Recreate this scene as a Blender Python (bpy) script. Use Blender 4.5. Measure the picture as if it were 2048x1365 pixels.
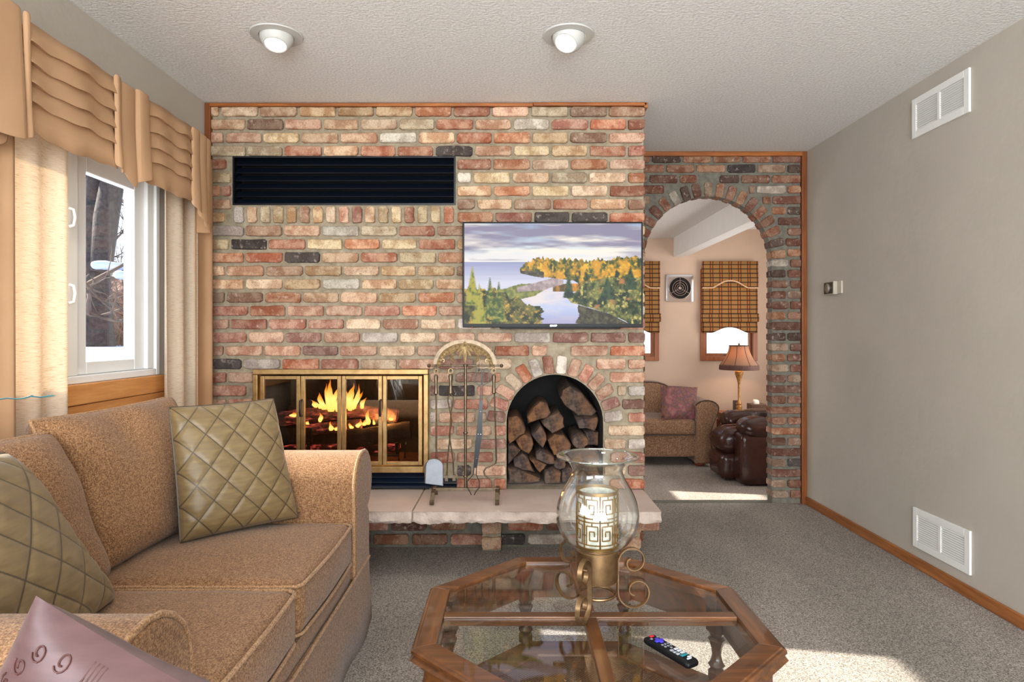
import bpy, bmesh, math, random
import numpy as np
from mathutils import Vector, Matrix, noise as mnoise
random.seed(7)
PI = math.pi
# ------------------------------------------------------------------ camera, world, sun, fill lamps, exposure
for o in list(bpy.data.objects): bpy.data.objects.remove(o)
sc = bpy.context.scene
COL = sc.collection
F = 1280.0; CX = 1022.0; CY = 668.0; CH = 1.178
cd = bpy.data.cameras.new('camera'); cam = bpy.data.objects.new('camera', cd); COL.objects.link(cam)
cam.location = (0, 0, CH); cam.rotation_euler = (PI/2, 0, 0)
cd.sensor_width = 36; cd.lens = 36*F/2048; cd.shift_x = (1024-CX)/2048; cd.shift_y = -(682.5-CY)/2048
cd.clip_start = 0.05
sc.camera = cam
sc.view_settings.view_transform = 'Standard'; sc.view_settings.look = 'None'
sc.view_settings.gamma = 1; sc.view_settings.use_curve_mapping = False
sc.view_settings.exposure = 0.42

def lin(c):
    r = []
    for v in c[:3]:
        v = v/255.0
        r.append(v/12.92 if v <= 0.04045 else ((v+0.055)/1.055)**2.4)
    return (r[0], r[1], r[2], 1.0)

w = bpy.data.worlds.new('sky'); sc.world = w; w.use_nodes = True
wn = w.node_tree.nodes; wl = w.node_tree.links
bg = wn['Background']
tc = wn.new('ShaderNodeTexCoord'); sp = wn.new('ShaderNodeSeparateXYZ'); rp = wn.new('ShaderNodeValToRGB')
wl.new(tc.outputs['Generated'], sp.inputs[0]); wl.new(sp.outputs['Z'], rp.inputs[0])
rp.color_ramp.elements[0].position = 0.0; rp.color_ramp.elements[0].color = lin((235, 240, 248))
rp.color_ramp.elements[1].position = 0.6; rp.color_ramp.elements[1].color = lin((150, 190, 240))
wl.new(rp.outputs[0], bg.inputs['Color']); bg.inputs['Strength'].default_value = 1.7

def sunlamp():
    l = bpy.data.lights.new('sun', 'SUN'); l.energy = 15.0; l.angle = math.radians(0.6); l.color = (1, .93, .82)
    o = bpy.data.objects.new('sun', l); COL.objects.link(o)
    el = math.radians(30); az = math.radians(-10)
    d = Vector((math.cos(el)*math.cos(az), math.cos(el)*math.sin(az), -math.sin(el)))
    o.rotation_euler = d.to_track_quat('-Z', 'Y').to_euler()
    o.location = (-8, 4, 6)
sunlamp()
def area(name, loc, direction, sx, sy, power, color=(1, 1, 1)):
    l = bpy.data.lights.new(name, 'AREA'); l.shape = 'RECTANGLE'; l.size = sx; l.size_y = sy
    l.energy = power; l.color = color
    o = bpy.data.objects.new(name, l); COL.objects.link(o); o.location = loc
    o.rotation_euler = Vector(direction).to_track_quat('-Z', 'Y').to_euler()
    return o
# added fill lamps for daylight: behind the camera, left wall, and far room
area('fill_rear', (0.25, -3.36, 1.35), (0, 1, 0.55), 3.2, 1.9, 300, (.95, .98, 1.0))
area('fill_left', (-1.62, -0.55, 1.5), (1, 0.1, 0.0), 2.2, 1.0, 40, (.95, .98, 1.0))
area('fill_far_right', (3.3, 6.0, 1.2), (-1, 0, 0.1), 2.0, 1.6, 34, (1.0, .97, .93))  # no door stands here; lamp only brightens the far room
area('fill_far_left', (-1.5, 5.6, 1.5), (1, 0.1, 0.0), 1.6, 1.2, 22, (1.0, .97, .93))

# ------------------------------------------------------------------ helpers
def P(px, py, Y): return Vector(((px-CX)*Y/F, Y, CH-(py-CY)*Y/F))

class NT:
    def __init__(s, name):
        s.m = bpy.data.materials.new(name); s.m.use_nodes = True
        s.n = s.m.node_tree.nodes; s.l = s.m.node_tree.links
        s.b = s.n['Principled BSDF']; s.out = s.n['Material Output']
    def node(s, t, **k):
        q = s.n.new(t)
        for a, b in k.items():
            if a.startswith('i_'):
                q.inputs[a[2:].replace('_', ' ')].default_value = b
            else: setattr(q, a, b)
        return q
    def link(s, a, b): s.l.new(a, b)
    def coord(s, kind='Object', scale=(1, 1, 1), rot=(0, 0, 0)):
        t = s.n.new('ShaderNodeTexCoord'); mp = s.n.new('ShaderNodeMapping')
        mp.inputs['Scale'].default_value = scale; mp.inputs['Rotation'].default_value = rot
        s.l.new(t.outputs[kind], mp.inputs[0]); return mp.outputs[0]
    def noise(s, vec, scale, detail=4, rough=.55):
        q = s.n.new('ShaderNodeTexNoise'); q.inputs['Scale'].default_value = scale
        q.inputs['Detail'].default_value = detail; q.inputs['Roughness'].default_value = rough
        s.l.new(vec, q.inputs['Vector']); return q.outputs['Fac']
    def ramp(s, fac, stops):
        q = s.n.new('ShaderNodeValToRGB'); e = q.color_ramp.elements
        while len(e) < len(stops): e.new(.5)
        for i, (p, c) in enumerate(stops):
            e[i].position = p; e[i].color = c if len(c) == 4 else (c[0], c[1], c[2], 1)
        s.l.new(fac, q.inputs[0]); return q.outputs[0]
    def mix(s, fac, a, b, mode='MIX'):
        q = s.n.new('ShaderNodeMix'); q.data_type = 'RGBA'; q.blend_type = mode
        for i, v in ((0, fac), (6, a), (7, b)):
            if hasattr(v, 'links') or isinstance(v, bpy.types.NodeSocket): s.l.new(v, q.inputs[i])
            else: q.inputs[i].default_value = v
        return q.outputs[2]
    def math(s, op, a, b=None, c=None):
        q = s.n.new('ShaderNodeMath'); q.operation = op
        for i, v in enumerate((a, b, c)):
            if v is None: continue
            if isinstance(v, bpy.types.NodeSocket): s.l.new(v, q.inputs[i])
            else: q.inputs[i].default_value = v
        return q.outputs[0]
    def bump(s, h, strength, dist=.002):
        q = s.n.new('ShaderNodeBump'); q.inputs['Strength'].default_value = strength
        q.inputs['Distance'].default_value = dist
        s.l.new(h, q.inputs['Height']); s.l.new(q.outputs[0], s.b.inputs['Normal'])
    def base(s, c):
        if isinstance(c, bpy.types.NodeSocket): s.l.new(c, s.b.inputs['Base Color'])
        else: s.b.inputs['Base Color'].default_value = c
    def pr(s, rough=.5, metal=0.0, **k):
        s.b.inputs['Roughness'].default_value = rough; s.b.inputs['Metallic'].default_value = metal
        for a, v in k.items(): s.b.inputs[a.replace('_', ' ')].default_value = v

def simple(name, c1, c2=None, rough=.5, metal=0, ns=20, stretch=(1, 1, 1), bs=None, bstr=.3, bdist=.002, lo=.3, hi=.7, **k):
    t = NT(name); t.pr(rough, metal, **k)
    v = t.coord('Object', stretch)
    if c2 is None: t.base(lin(c1))
    else: t.base(t.ramp(t.noise(v, ns, 5), [(lo, lin(c1)), (hi, lin(c2))]))
    if bs: t.bump(t.noise(v, bs, 4), bstr, bdist)
    return t.m

def glassmat(name, tint=(1, 1, 1), refl=.06, edge=.5, rough=0.0):
    t = NT(name); t.n.remove(t.b)
    tr = t.node('ShaderNodeBsdfTransparent'); tr.inputs[0].default_value = (*tint, 1)
    gl = t.node('ShaderNodeBsdfGlossy'); gl.inputs['Roughness'].default_value = rough
    gl.inputs['Color'].default_value = (1, 1, 1, 1)
    lw = t.node('ShaderNodeLayerWeight'); lw.inputs['Blend'].default_value = .5
    f = t.math('POWER', lw.outputs['Facing'], 4.0)
    f = t.math('MULTIPLY_ADD', f, edge, refl)
    f.node.use_clamp = True
    mx = t.node('ShaderNodeMixShader'); t.link(f, mx.inputs[0]); t.link(tr.outputs[0], mx.inputs[1]); t.link(gl.outputs[0], mx.inputs[2])
    t.link(mx.outputs[0], t.out.inputs[0]); return t.m

def emis(name, col, strength):
    t = NT(name); t.b.inputs['Base Color'].default_value = lin(col)
    t.b.inputs['Emission Color'].default_value = lin(col); t.b.inputs['Emission Strength'].default_value = strength
    return t.m

MT = {}
def wood(name, dark, light, axis=0, rough=.4, sc_=(1, 1, 1), coat=0.0):
    t = NT(name); t.pr(rough); t.b.inputs['Coat Weight'].default_value = coat
    st = [14, 14, 14]; st[axis] = 1.2
    v = t.coord('Object', tuple(st))
    n = t.noise(v, 3.2, 6, .6)
    c = t.ramp(n, [(.3, lin(dark)), (.52, lin([(a+b)/2 for a, b in zip(dark, light)])), (.72, lin(light))])
    t.base(c); t.bump(n, .15, .001); return t.m
MT['oak_x'] = wood('oak_x', (120, 62, 20), (178, 108, 48), 0)
MT['oak_y'] = wood('oak_y', (126, 72, 32), (182, 118, 64), 1)
MT['oak_z'] = wood('oak_z', (104, 52, 16), (148, 84, 34), 2)
MT['sill_oak'] = wood('sill_oak', (196, 128, 66), (228, 168, 104), 1, .35)
MT['window_wood'] = wood('window_wood', (130, 72, 40), (168, 104, 62), 2)
MT['table_wood'] = wood('table_wood', (60, 33, 15), (124, 76, 38), 0, .28, coat=.4)
MT['table_wood_y'] = wood('table_wood_y', (60, 33, 15), (124, 76, 38), 1, .28, coat=.4)
MT['table_wood_z'] = wood('table_wood_z', (48, 27, 13), (92, 56, 30), 2, .3, coat=.3)
MT['wall'] = simple('wall_paint', (176, 169, 157), (184, 177, 165), .75, ns=2, bs=14, bstr=.5, bdist=.004)
MT['wall_far'] = simple('peach_paint', (192, 166, 146), (198, 172, 152), .8, ns=2, bs=14, bstr=.3, bdist=.003)
def ceilmat():
    t = NT('knockdown_ceiling'); t.pr(.9)
    v = t.coord()
    t.base(t.ramp(t.noise(v, 90, 3), [(.3, lin((220, 220, 217))), (.6, lin((240, 241, 240)))]))
    t.bump(t.noise(v, 75, 3), .75, .006); return t.m
MT['ceiling'] = ceilmat()
MT['white_beam'] = simple('white_beam', (226, 226, 224), (232, 232, 230), .8, ns=8, bs=60, bstr=.4, bdist=.003)
def carpet():
    t = NT('cut_pile_carpet'); t.pr(.95, 0, Specular_IOR_Level=.1)
    v = t.coord()
    a = t.noise(v, 190, 3, .8); b = t.noise(t.coord('Object', (1, .35, 1), (0, 0, .5)), 3.0, 3)
    c = t.ramp(a, [(.34, lin((104, 96, 88))), (.5, lin((182, 172, 162))), (.62, lin((232, 224, 214)))])
    d = t.ramp(b, [(.35, (.84, .84, .84)), (.65, (1.06, 1.05, 1.05))])
    t.base(t.mix(1.0, c, d, 'MULTIPLY')); t.bump(a, 1.0, .012); return t.m
MT['carpet'] = carpet()
def brickmat():
    t = NT('used_brick'); t.pr(.88)
    g = t.node('ShaderNodeNewGeometry'); oi = t.node('ShaderNodeObjectInfo')
    v = t.node('ShaderNodeVectorMath', operation='MULTIPLY_ADD')
    cmb = t.node('ShaderNodeCombineXYZ')
    for i in range(3): t.link(oi.outputs['Random'], cmb.inputs[i])
    v.inputs[1].default_value = (23, 31, 17)
    t.link(cmb.outputs[0], v.inputs[0]); t.link(g.outputs['Position'], v.inputs[2])
    vec = v.outputs[0]
    base = oi.outputs['Color']
    n1 = t.noise(vec, 14, 3)          # broad bands inside a brick
    hs = t.node('ShaderNodeHueSaturation'); hs.inputs['Hue'].default_value = .502
    hs.inputs['Saturation'].default_value = 1.0; hs.inputs['Value'].default_value = .74
    t.link(base, hs.inputs['Color'])
    hs2 = t.node('ShaderNodeHueSaturation'); hs2.inputs['Hue'].default_value = .518
    hs2.inputs['Saturation'].default_value = .8; hs2.inputs['Value'].default_value = 1.12
    t.link(base, hs2.inputs['Color'])
    f1 = t.ramp(n1, [(.42, (0, 0, 0)), (.58, (1, 1, 1))])
    c = t.mix(f1, hs.outputs[0], hs2.outputs[0])
    n2 = t.noise(vec, 38, 6, .65)
    f2 = t.ramp(n2, [(.56, (0, 0, 0)), (.72, (.5, .5, .5))])
    c = t.mix(f2, c, lin((226, 208, 190)))          # lime smears
    n3 = t.noise(vec, 55, 5, .7)
    f3 = t.ramp(n3, [(.3, (.85, .85, .85)), (.38, (0, 0, 0))])
    c = t.mix(f3, c, lin((104, 66, 50)))
    n4 = t.noise(vec, 130, 3, .8)
    c = t.mix(1.0, c, t.ramp(n4, [(.3, (.62, .6, .58)), (.5, (1, 1, 1)), (.7, (1.12, 1.12, 1.1))]), 'MULTIPLY')
    t.base(c)
    t.bump(t.math('ADD', n2, t.math('MULTIPLY', n4, .6)), 1.0, .009); return t.m
MT['brick'] = brickmat()
MT['mortar'] = simple('mortar_light', (134, 122, 100), (168, 156, 134), .95, ns=30, bs=90, bstr=.7, bdist=.004)
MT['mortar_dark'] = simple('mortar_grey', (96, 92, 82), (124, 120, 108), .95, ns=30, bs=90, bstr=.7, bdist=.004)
MT['black_metal'] = simple('black_metal', (12, 17, 27), None, .3, 0)
MT['dark_box'] = simple('near_black', (14, 13, 13), (30, 26, 24), .9, ns=9)  # near-black for firebox walls and the backs of recesses and grilles
MT['firebrick'] = simple('firebrick', (60, 34, 22), (110, 64, 40), .9, ns=10)
MT['brass'] = simple('antique_brass', (146, 116, 72), (178, 146, 98), .42, .75, ns=24, bs=120, bstr=.1)
MT['iron'] = simple('pewter_iron', (96, 84, 70), (128, 112, 92), .42, .9, ns=50)
MT['bronze'] = simple('bronze_gilt', (120, 94, 64), (158, 128, 94), .4, .9, ns=30)
MT['gold_leaf'] = simple('gilt_leaf', (146, 122, 86), (190, 166, 122), .45, .7, ns=80)
MT['stone'] = simple('hearth_stone', (196, 176, 164), (214, 196, 184), .8, ns=5, bs=25, bstr=.3, bdist=.004)
MT['stone_rough'] = simple('rock_face_stone', (176, 158, 146), (212, 196, 184), .9, ns=12, bs=30, bstr=1.0, bdist=.012)
MT['white_plastic'] = simple('white_vinyl', (236, 238, 238), None, .35)
MT['white_paint'] = simple('white_enamel', (232, 232, 228), None, .4)
MT['tv_black'] = simple('gloss_black', (8, 9, 12), None, .45, Specular_IOR_Level=.25)
MT['chrome'] = simple('chrome', (205, 205, 208), None, .15, 1)
MT['glass'] = glassmat('window_glass', (.97, .98, .98), .05, .4)
MT['door_glass'] = glassmat('fire_door_glass', (.78, .76, .72), .10, .5)
MT['table_glass'] = glassmat('table_glass', (.965, .98, .975), .035, .42)
MT['vase_glass'] = glassmat('clear_blown_glass', (.965, .98, .975), .07, 1.6)
MT['rim_glass'] = glassmat('green_tinged_glass', (.80, .90, .86), .22, 1.2)
MT['vinyl_shadow'] = simple('shaded_vinyl', (190, 194, 196), None, .4)  # white vinyl darkened, shade of the track grooves put into its colour

def fabric(name, c1, c2, c3, ns=320, bd=.002, rough=.95, line=0.0, sheen=.15, wave=58):
    t = NT(name); t.pr(rough, 0, Specular_IOR_Level=.15); t.b.inputs['Sheen Weight'].default_value = sheen
    v = t.coord(); a = t.noise(v, ns, 2, .7)
    w1 = t.noise(t.coord('Object', (.28, 1, 1)), ns*.9, 2, .6); w2 = t.noise(t.coord('Object', (1, .28, 1)), ns*.9, 2, .6); w3 = t.noise(t.coord('Object', (1, 1, .28)), ns*.9, 2, .6)
    m = t.math('ADD', t.math('MULTIPLY', a, .34), t.math('MULTIPLY', t.math('ADD', t.math('ADD', w1, w2), w3), .22))
    c = t.ramp(m, [(.42, lin(c1)), (.5, lin(c2)), (.58, lin(c3))])
    big = t.noise(v, 2.5, 3)
    c = t.mix(1.0, c, t.ramp(big, [(.35, (.93, .93, .93)), (.65, (1.04, 1.04, 1.04))]), 'MULTIPLY')
    t.base(c); t.bump(m, .6, bd); return t.m
MT['sofa'] = fabric('tan_woven_upholstery', (94, 66, 44), (134, 98, 68), (166, 130, 96))
MT['sofa_piping'] = fabric('tan_piping', (120, 88, 60), (160, 124, 90), (186, 150, 116), ns=300, bd=.001)
MT['tweed'] = fabric('brown_chenille', (78, 54, 40), (126, 94, 70), (166, 134, 108), ns=230)
MT['dark_trim'] = simple('dark_cord', (60, 40, 28), None, .8)
MT['valance'] = simple('tan_twill', (176, 138, 102), (190, 152, 116), .8, ns=3, bs=400, bstr=.2, bdist=.0005)
def linen():
    t = NT('slub_linen'); t.n.remove(t.b)
    v = t.coord('Object', (8, 8, 110)); a = t.noise(v, 4.5, 4, .6)
    c = t.ramp(a, [(.28, lin((186, 154, 122))), (.40, lin((228, 210, 186))), (.7, lin((242, 230, 212)))])
    d = t.node('ShaderNodeBsdfDiffuse'); tr = t.node('ShaderNodeBsdfTranslucent'); mx = t.node('ShaderNodeMixShader')
    t.link(c, d.inputs[0]); t.link(c, tr.inputs[0]); mx.inputs[0].default_value = .3
    t.link(d.outputs[0], mx.inputs[1]); t.link(tr.outputs[0], mx.inputs[2]); t.link(mx.outputs[0], t.out.inputs[0])
    return t.m
MT['linen'] = linen()
def silk(name, c1, c2, rough=.4, uvstitch=None):
    t = NT(name); t.pr(rough, 0); t.b.inputs['Sheen Weight'].default_value = .12
    c = t.ramp(t.noise(t.coord('Object', (1, 1, 6)), 14, 4), [(.3, lin(c1)), (.7, lin(c2))])
    if uvstitch:
        uv = t.coord('UV'); sx = t.node('ShaderNodeSeparateXYZ'); t.link(uv, sx.inputs[0])
        k = uvstitch
        a = t.math('PINGPONG', t.math('MULTIPLY', t.math('ADD', sx.outputs[0], sx.outputs[1]), k), .5)
        b = t.math('PINGPONG', t.math('MULTIPLY', t.math('ADD', t.math('SUBTRACT', sx.outputs[0], sx.outputs[1]), 5.0), k), .5)
        mn = t.math('MINIMUM', a, b)
        f = t.ramp(mn, [(.015, (.9, .9, .9)), (.036, (0, 0, 0))])
        c = t.mix(f, c, lin((52, 40, 20)))
    t.base(c); t.bump(t.noise(t.coord(), 500, 2), .1, .0005); return t.m
MT['olive'] = silk('olive_quilted_silk', (104, 85, 55), (124, 104, 68), .45, 4.0)
MT['mauve'] = silk('mauve_satin', (72, 46, 46), (88, 60, 60), .4)
MT['mauve_thread'] = simple('dusty_rose_thread', (74, 38, 34), None, .6)
def floral():
    t = NT('floral_tapestry'); t.pr(.9)
    v = t.coord(); n = t.noise(v, 14, 4, .6)
    c = t.ramp(n, [(.3, lin((70, 44, 40))), (.42, lin((128, 84, 70))), (.5, lin((86, 70, 74))), (.58, lin((136, 76, 80))), (.7, lin((130, 108, 96)))])
    t.base(c); t.bump(n, .3, .003); return t.m
MT['floral'] = floral()
def leather():
    t = NT('burgundy_leather'); t.pr(.24); v = t.coord()
    t.base(t.ramp(t.noise(v, 5, 3), [(.3, lin((40, 20, 17))), (.7, lin((66, 36, 30)))]))
    t.bump(t.noise(v, 16, 3), .35, .012); return t.m
MT['leather'] = leather()
MT['stitch'] = simple('tan_stitch', (150, 100, 80), None, .6)

class MB:
    def __init__(s): s.v = []; s.f = []; s.uv = None
    def add(s, vs, fs):
        b = len(s.v); s.v += [tuple(x) for x in vs]; s.f += [tuple(i+b for i in f) for f in fs]; return s
    def box(s, x0, x1, y0, y1, z0, z1):
        return s.add([(x0, y0, z0), (x1, y0, z0), (x1, y1, z0), (x0, y1, z0), (x0, y0, z1), (x1, y0, z1), (x1, y1, z1), (x0, y1, z1)],
                     [(0, 3, 2, 1), (4, 5, 6, 7), (0, 1, 5, 4), (1, 2, 6, 5), (2, 3, 7, 6), (3, 0, 4, 7)])
    def obox(s, c, half, mat3):
        vs = []
        for sz in (-1, 1):
            for sx, sy in ((-1, -1), (1, -1), (1, 1), (-1, 1)):
                vs.append(Vector(c)+mat3 @ Vector((sx*half[0], sy*half[1], sz*half[2])))
        return s.add(vs, [(0, 3, 2, 1), (4, 5, 6, 7), (0, 1, 5, 4), (1, 2, 6, 5), (2, 3, 7, 6), (3, 0, 4, 7)])
    def tube(s, pts, r, seg=8, closed=False, flat=None):
        pts = [Vector(p) for p in pts]; n = len(pts)
        rs = r if isinstance(r, (list, tuple)) else [r]*n
        T = []
        for i in range(n):
            a = pts[(i-1) % n] if (closed or i > 0) else pts[i]; b = pts[(i+1) % n] if (closed or i < n-1) else pts[i]
            d = b-a; T.append(d.normalized() if d.length > 1e-9 else Vector((0, 0, 1)))
        up = Vector((0, 0, 1)) if abs(T[0].z) < .9 else Vector((1, 0, 0))
        if flat is not None: up = Vector(flat[2])
        N = (up - T[0]*up.dot(T[0])).normalized(); vs = []; fs = []
        for i in range(n):
            N = (N - T[i]*N.dot(T[i])).normalized() if flat is None else (up - T[i]*up.dot(T[i])).normalized()
            B = T[i].cross(N)
            if flat is None:
                for k in range(seg):
                    a = 2*PI*k/seg; vs.append(pts[i]+(N*math.cos(a)+B*math.sin(a))*rs[i])
            else:
                hw, ht = flat[0]*rs[i], flat[1]*rs[i]
                for a, b in ((-1, -1), (1, -1), (1, 1), (-1, 1)): vs.append(pts[i]+N*a*hw+B*b*ht)
        sg = seg if flat is None else 4
        m = n if closed else n-1
        for i in range(m):
            j = (i+1) % n
            for k in range(sg):
                l = (k+1) % sg; fs.append((i*sg+k, i*sg+l, j*sg+l, j*sg+k))
        if not closed: fs.append(tuple(range(sg))[::-1]); fs.append(tuple((n-1)*sg+k for k in range(sg)))
        return s.add(vs, fs)
    def lathe(s, prof, c=(0, 0, 0), seg=24, axis='Z', cap=True, rot=None):
        vs = []; fs = []
        for r, z in prof:
            for k in range(seg):
                a = 2*PI*k/seg
                p = Vector((r*math.cos(a), r*math.sin(a), z))
                if axis == 'Y': p = Vector((p.x, -p.z, p.y))
                if axis == 'X': p = Vector((p.z, p.y, -p.x))
                if rot is not None: p = rot @ p
                vs.append(p+Vector(c))
        for i in range(len(prof)-1):
            for k in range(seg):
                l = (k+1) % seg; fs.append((i*seg+k, i*seg+l, (i+1)*seg+l, (i+1)*seg+k))
        if cap:
            fs.append(tuple(range(seg))[::-1]); fs.append(tuple((len(prof)-1)*seg+k for k in range(seg)))
        return s.add(vs, fs)
    def prism(s, poly, f0, f1):      # poly: list of 2-D points; f0, f1 map them to the two ends
        n = len(poly); vs = [f0(p) for p in poly]+[f1(p) for p in poly]
        fs = [tuple(range(n)), tuple(range(n, 2*n))[::-1]]+[(i, (i+1) % n, n+(i+1) % n, n+i) for i in range(n)]
        return s.add(vs, fs)
    def soft(s, c, half, r, bulge=(0, 0, 0), n=10, rot=None, wob=0.0, seed=0):
        """rounded, bulging box"""
        idx = {}; vs = []; fs = []
        ax = [math.sin((-1+2*i/n)*PI/2)*.4+(-1+2*i/n)*.6 for i in range(n+1)]
        def vert(i, j, k):
            key = (i, j, k)
            if key in idx: return idx[key]
            p = Vector((ax[i], ax[j], ax[k])); q = Vector(); h = Vector(half)
            for a in range(3):
                v = p[a]*h[a]; lim = max(h[a]-r, 0); q[a] = max(-lim, min(lim, v))
            d = Vector([p[a]*h[a]-q[a] for a in range(3)])
            pos = q+(d.normalized()*r if d.length > 1e-9 else d)
            for a in range(3):
                b, c2 = (a+1) % 3, (a+2) % 3
                pos[a] += math.copysign(1, p[a])*abs(p[a])**2*bulge[a]*(1-p[b]**2)*(1-p[c2]**2)
            if wob:
                nv = mnoise.noise_vector(pos*7+Vector((seed*3.1, seed, 0))); pos += nv*wob
            if rot is not None: pos = rot @ pos
            idx[key] = len(vs); vs.append(pos+Vector(c)); return idx[key]
        for i in range(n):
            for j in range(n):
                fs.append((vert(i, j, 0), vert(i, j+1, 0), vert(i+1, j+1, 0), vert(i+1, j, 0)))
                fs.append((vert(i, j, n), vert(i+1, j, n), vert(i+1, j+1, n), vert(i, j+1, n)))
                fs.append((vert(i, 0, j), vert(i+1, 0, j), vert(i+1, 0, j+1), vert(i, 0, j+1)))
                fs.append((vert(i, n, j), vert(i, n, j+1), vert(i+1, n, j+1), vert(i+1, n, j)))
                fs.append((vert(0, i, j), vert(0, i, j+1), vert(0, i+1, j+1), vert(0, i+1, j)))
                fs.append((vert(n, i, j), vert(n, i+1, j), vert(n, i+1, j+1), vert(n, i, j+1)))
        return s.add(vs, fs)
    def mesh(s, name, off=Vector((0, 0, 0)), bevel=0, smooth=False, fixn=True):
        me = bpy.data.meshes.new(name)
        me.from_pydata([(a-off.x, b-off.y, c-off.z) for a, b, c in s.v], [], s.f)
        if s.uv is not None:
            L = me.uv_layers.new(name='UVMap')
            vi = np.zeros(len(me.loops), dtype=np.int32); me.loops.foreach_get('vertex_index', vi)
            L.data.foreach_set('uv', np.array(s.uv, dtype=np.float32)[vi].ravel())
        bm = bmesh.new(); bm.from_mesh(me)
        if fixn: bmesh.ops.recalc_face_normals(bm, faces=bm.faces)
        if bevel:
            ed = [e for e in bm.edges if len(e.link_faces) == 2 and e.calc_face_angle(0) > .6]
            bmesh.ops.bevel(bm, geom=ed, offset=bevel, segments=2, affect='EDGES', profile=.5, clamp_overlap=True)
        bm.to_mesh(me); bm.free()
        if smooth:
            me.shade_smooth()
            if smooth == 'auto':
                me.set_sharp_from_angle(angle=math.radians(38))
        return me
    def build(s, name, mat, parent=None, bevel=0, smooth=False, local=False, fixn=True):
        if parent is None and not local:
            a = np.array(s.v); off = Vector(((a[:, 0].min()+a[:, 0].max())/2, (a[:, 1].min()+a[:, 1].max())/2, a[:, 2].min()))
        elif local: off = Vector((0, 0, 0))
        else: off = Vector(parent['_w'])
        me = s.mesh(name, off, bevel, smooth, fixn)
        if mat is not None: me.materials.append(mat)
        o = bpy.data.objects.new(name, me); COL.objects.link(o)
        if parent is not None: o.parent = parent
        else: o.location = off
        o['_w'] = tuple(off) if not local else (0, 0, 0)
        return o

def thing(name, label, cat, loc=(0, 0, 0), group=None, rot=(0, 0, 0)):
    o = bpy.data.objects.new(name, None); COL.objects.link(o); o.empty_display_size = .1
    o.location = loc; o.rotation_euler = rot; o['_w'] = tuple(loc); o['label'] = label; o['category'] = cat
    if group: o['group'] = group
    return o
def tag(o, label, cat, group=None):
    o['label'] = label; o['category'] = cat
    if group: o['group'] = group
    return o
def struct(name, mb, mat, parent=None, **k):
    o = mb.build(name, mat, parent, **k)
    if parent is None: o['kind'] = 'structure'
    return o
def plate(outer, holes, t, fn, res=1):
    """flat plate with holes; fn maps (a, b, depth 0..t) to world"""
    cu = bpy.data.curves.new('tmp', 'CURVE'); cu.dimensions = '2D'; cu.fill_mode = 'BOTH'; cu.extrude = t/2
    for poly in [outer]+holes:
        s = cu.splines.new('POLY'); s.points.add(len(poly)-1); s.use_cyclic_u = True
        for i, (a, b) in enumerate(poly): s.points[i].co = (a, b, 0, 1)
    o = bpy.data.objects.new('tmp', cu); COL.objects.link(o)
    dg = bpy.context.evaluated_depsgraph_get(); me = bpy.data.meshes.new_from_object(o.evaluated_get(dg))
    m = MB(); m.add([fn(v.co.x, v.co.y, v.co.z+t/2) for v in me.vertices], [tuple(p.vertices) for p in me.polygons])
    bpy.data.objects.remove(o); bpy.data.curves.remove(cu); bpy.data.meshes.remove(me); return m
def weld(o):
    bm = bmesh.new(); bm.from_mesh(o.data); bmesh.ops.remove_doubles(bm, verts=bm.verts, dist=1e-5)
    bmesh.ops.recalc_face_normals(bm, faces=bm.faces); bm.to_mesh(o.data); bm.free()
def rect(a0, a1, b0, b1): return [(a0, b0), (a1, b0), (a1, b1), (a0, b1)]

# ------------------------------------------------------------------ measures of the place
SA = 365.3; SB = 288.5                         # pixels per metre in the two brick planes
YA = F/SA; YB = F/SB; YC = 7.6
XL = -1.67; XR = 2.045; ZC = 2.44; XJ = .728   # left wall, right wall, ceiling, corner of the chimney breast
FZ2 = -.20                                     # floor of the sunken far room
def ax_(px): return (px-CX)/SA
def az_(py): return CH-(py-CY)/SA
LOUV = (ax_(465), ax_(911), az_(410), az_(312.5))
FIRE = (ax_(510), ax_(858), .324, az_(738.5))
NC = (.241, .688); NR = .2655
AC = (1.369, 1.690); AR = .440

# ------------------------------------------------------------------ room shell
struct('floor', MB().box(XL-.3, XR+.3, -3.6, YB+.10, -.06, 0), MT['carpet'])
struct('floor_far_room', MB().box(XL-.3, 3.8, YB+.10, YC+.3, FZ2-.06, FZ2), MT['carpet'])
struct('trim_step', MB().box(XJ, XR, YB+.085, YB+.10, FZ2, -.001), MT['carpet'])
struct('ceiling', MB().box(XL-.3, XR+.3, -3.6, YB+.05, ZC, ZC+.08), MT['ceiling'])
LW = (1.25, 3.035, .985, 1.93)                 # window in the left wall: y0, y1, z0, z1
wl_ = plate(rect(-3.6, YB+.1, -.1, ZC), [rect(*LW), rect(-1.6, .55, .985, 1.93)], .145, lambda a, b, d: (XL-d, a, b))
weld(struct('wall_left', wl_, MT['wall']))
struct('wall_right', MB().box(XR, XR+.12, -3.6, YB+.10, -.1, ZC), MT['wall'])
wf = plate(rect(XL-.2, XR+.12, -.1, ZC), [rect(-1.3, 1.8, .45, 2.3)], .15, lambda a, b, d: (a, -3.4-d, b))  # rear opening added for the fill light
weld(struct('wall_front', wf, MT['wall']))
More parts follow.
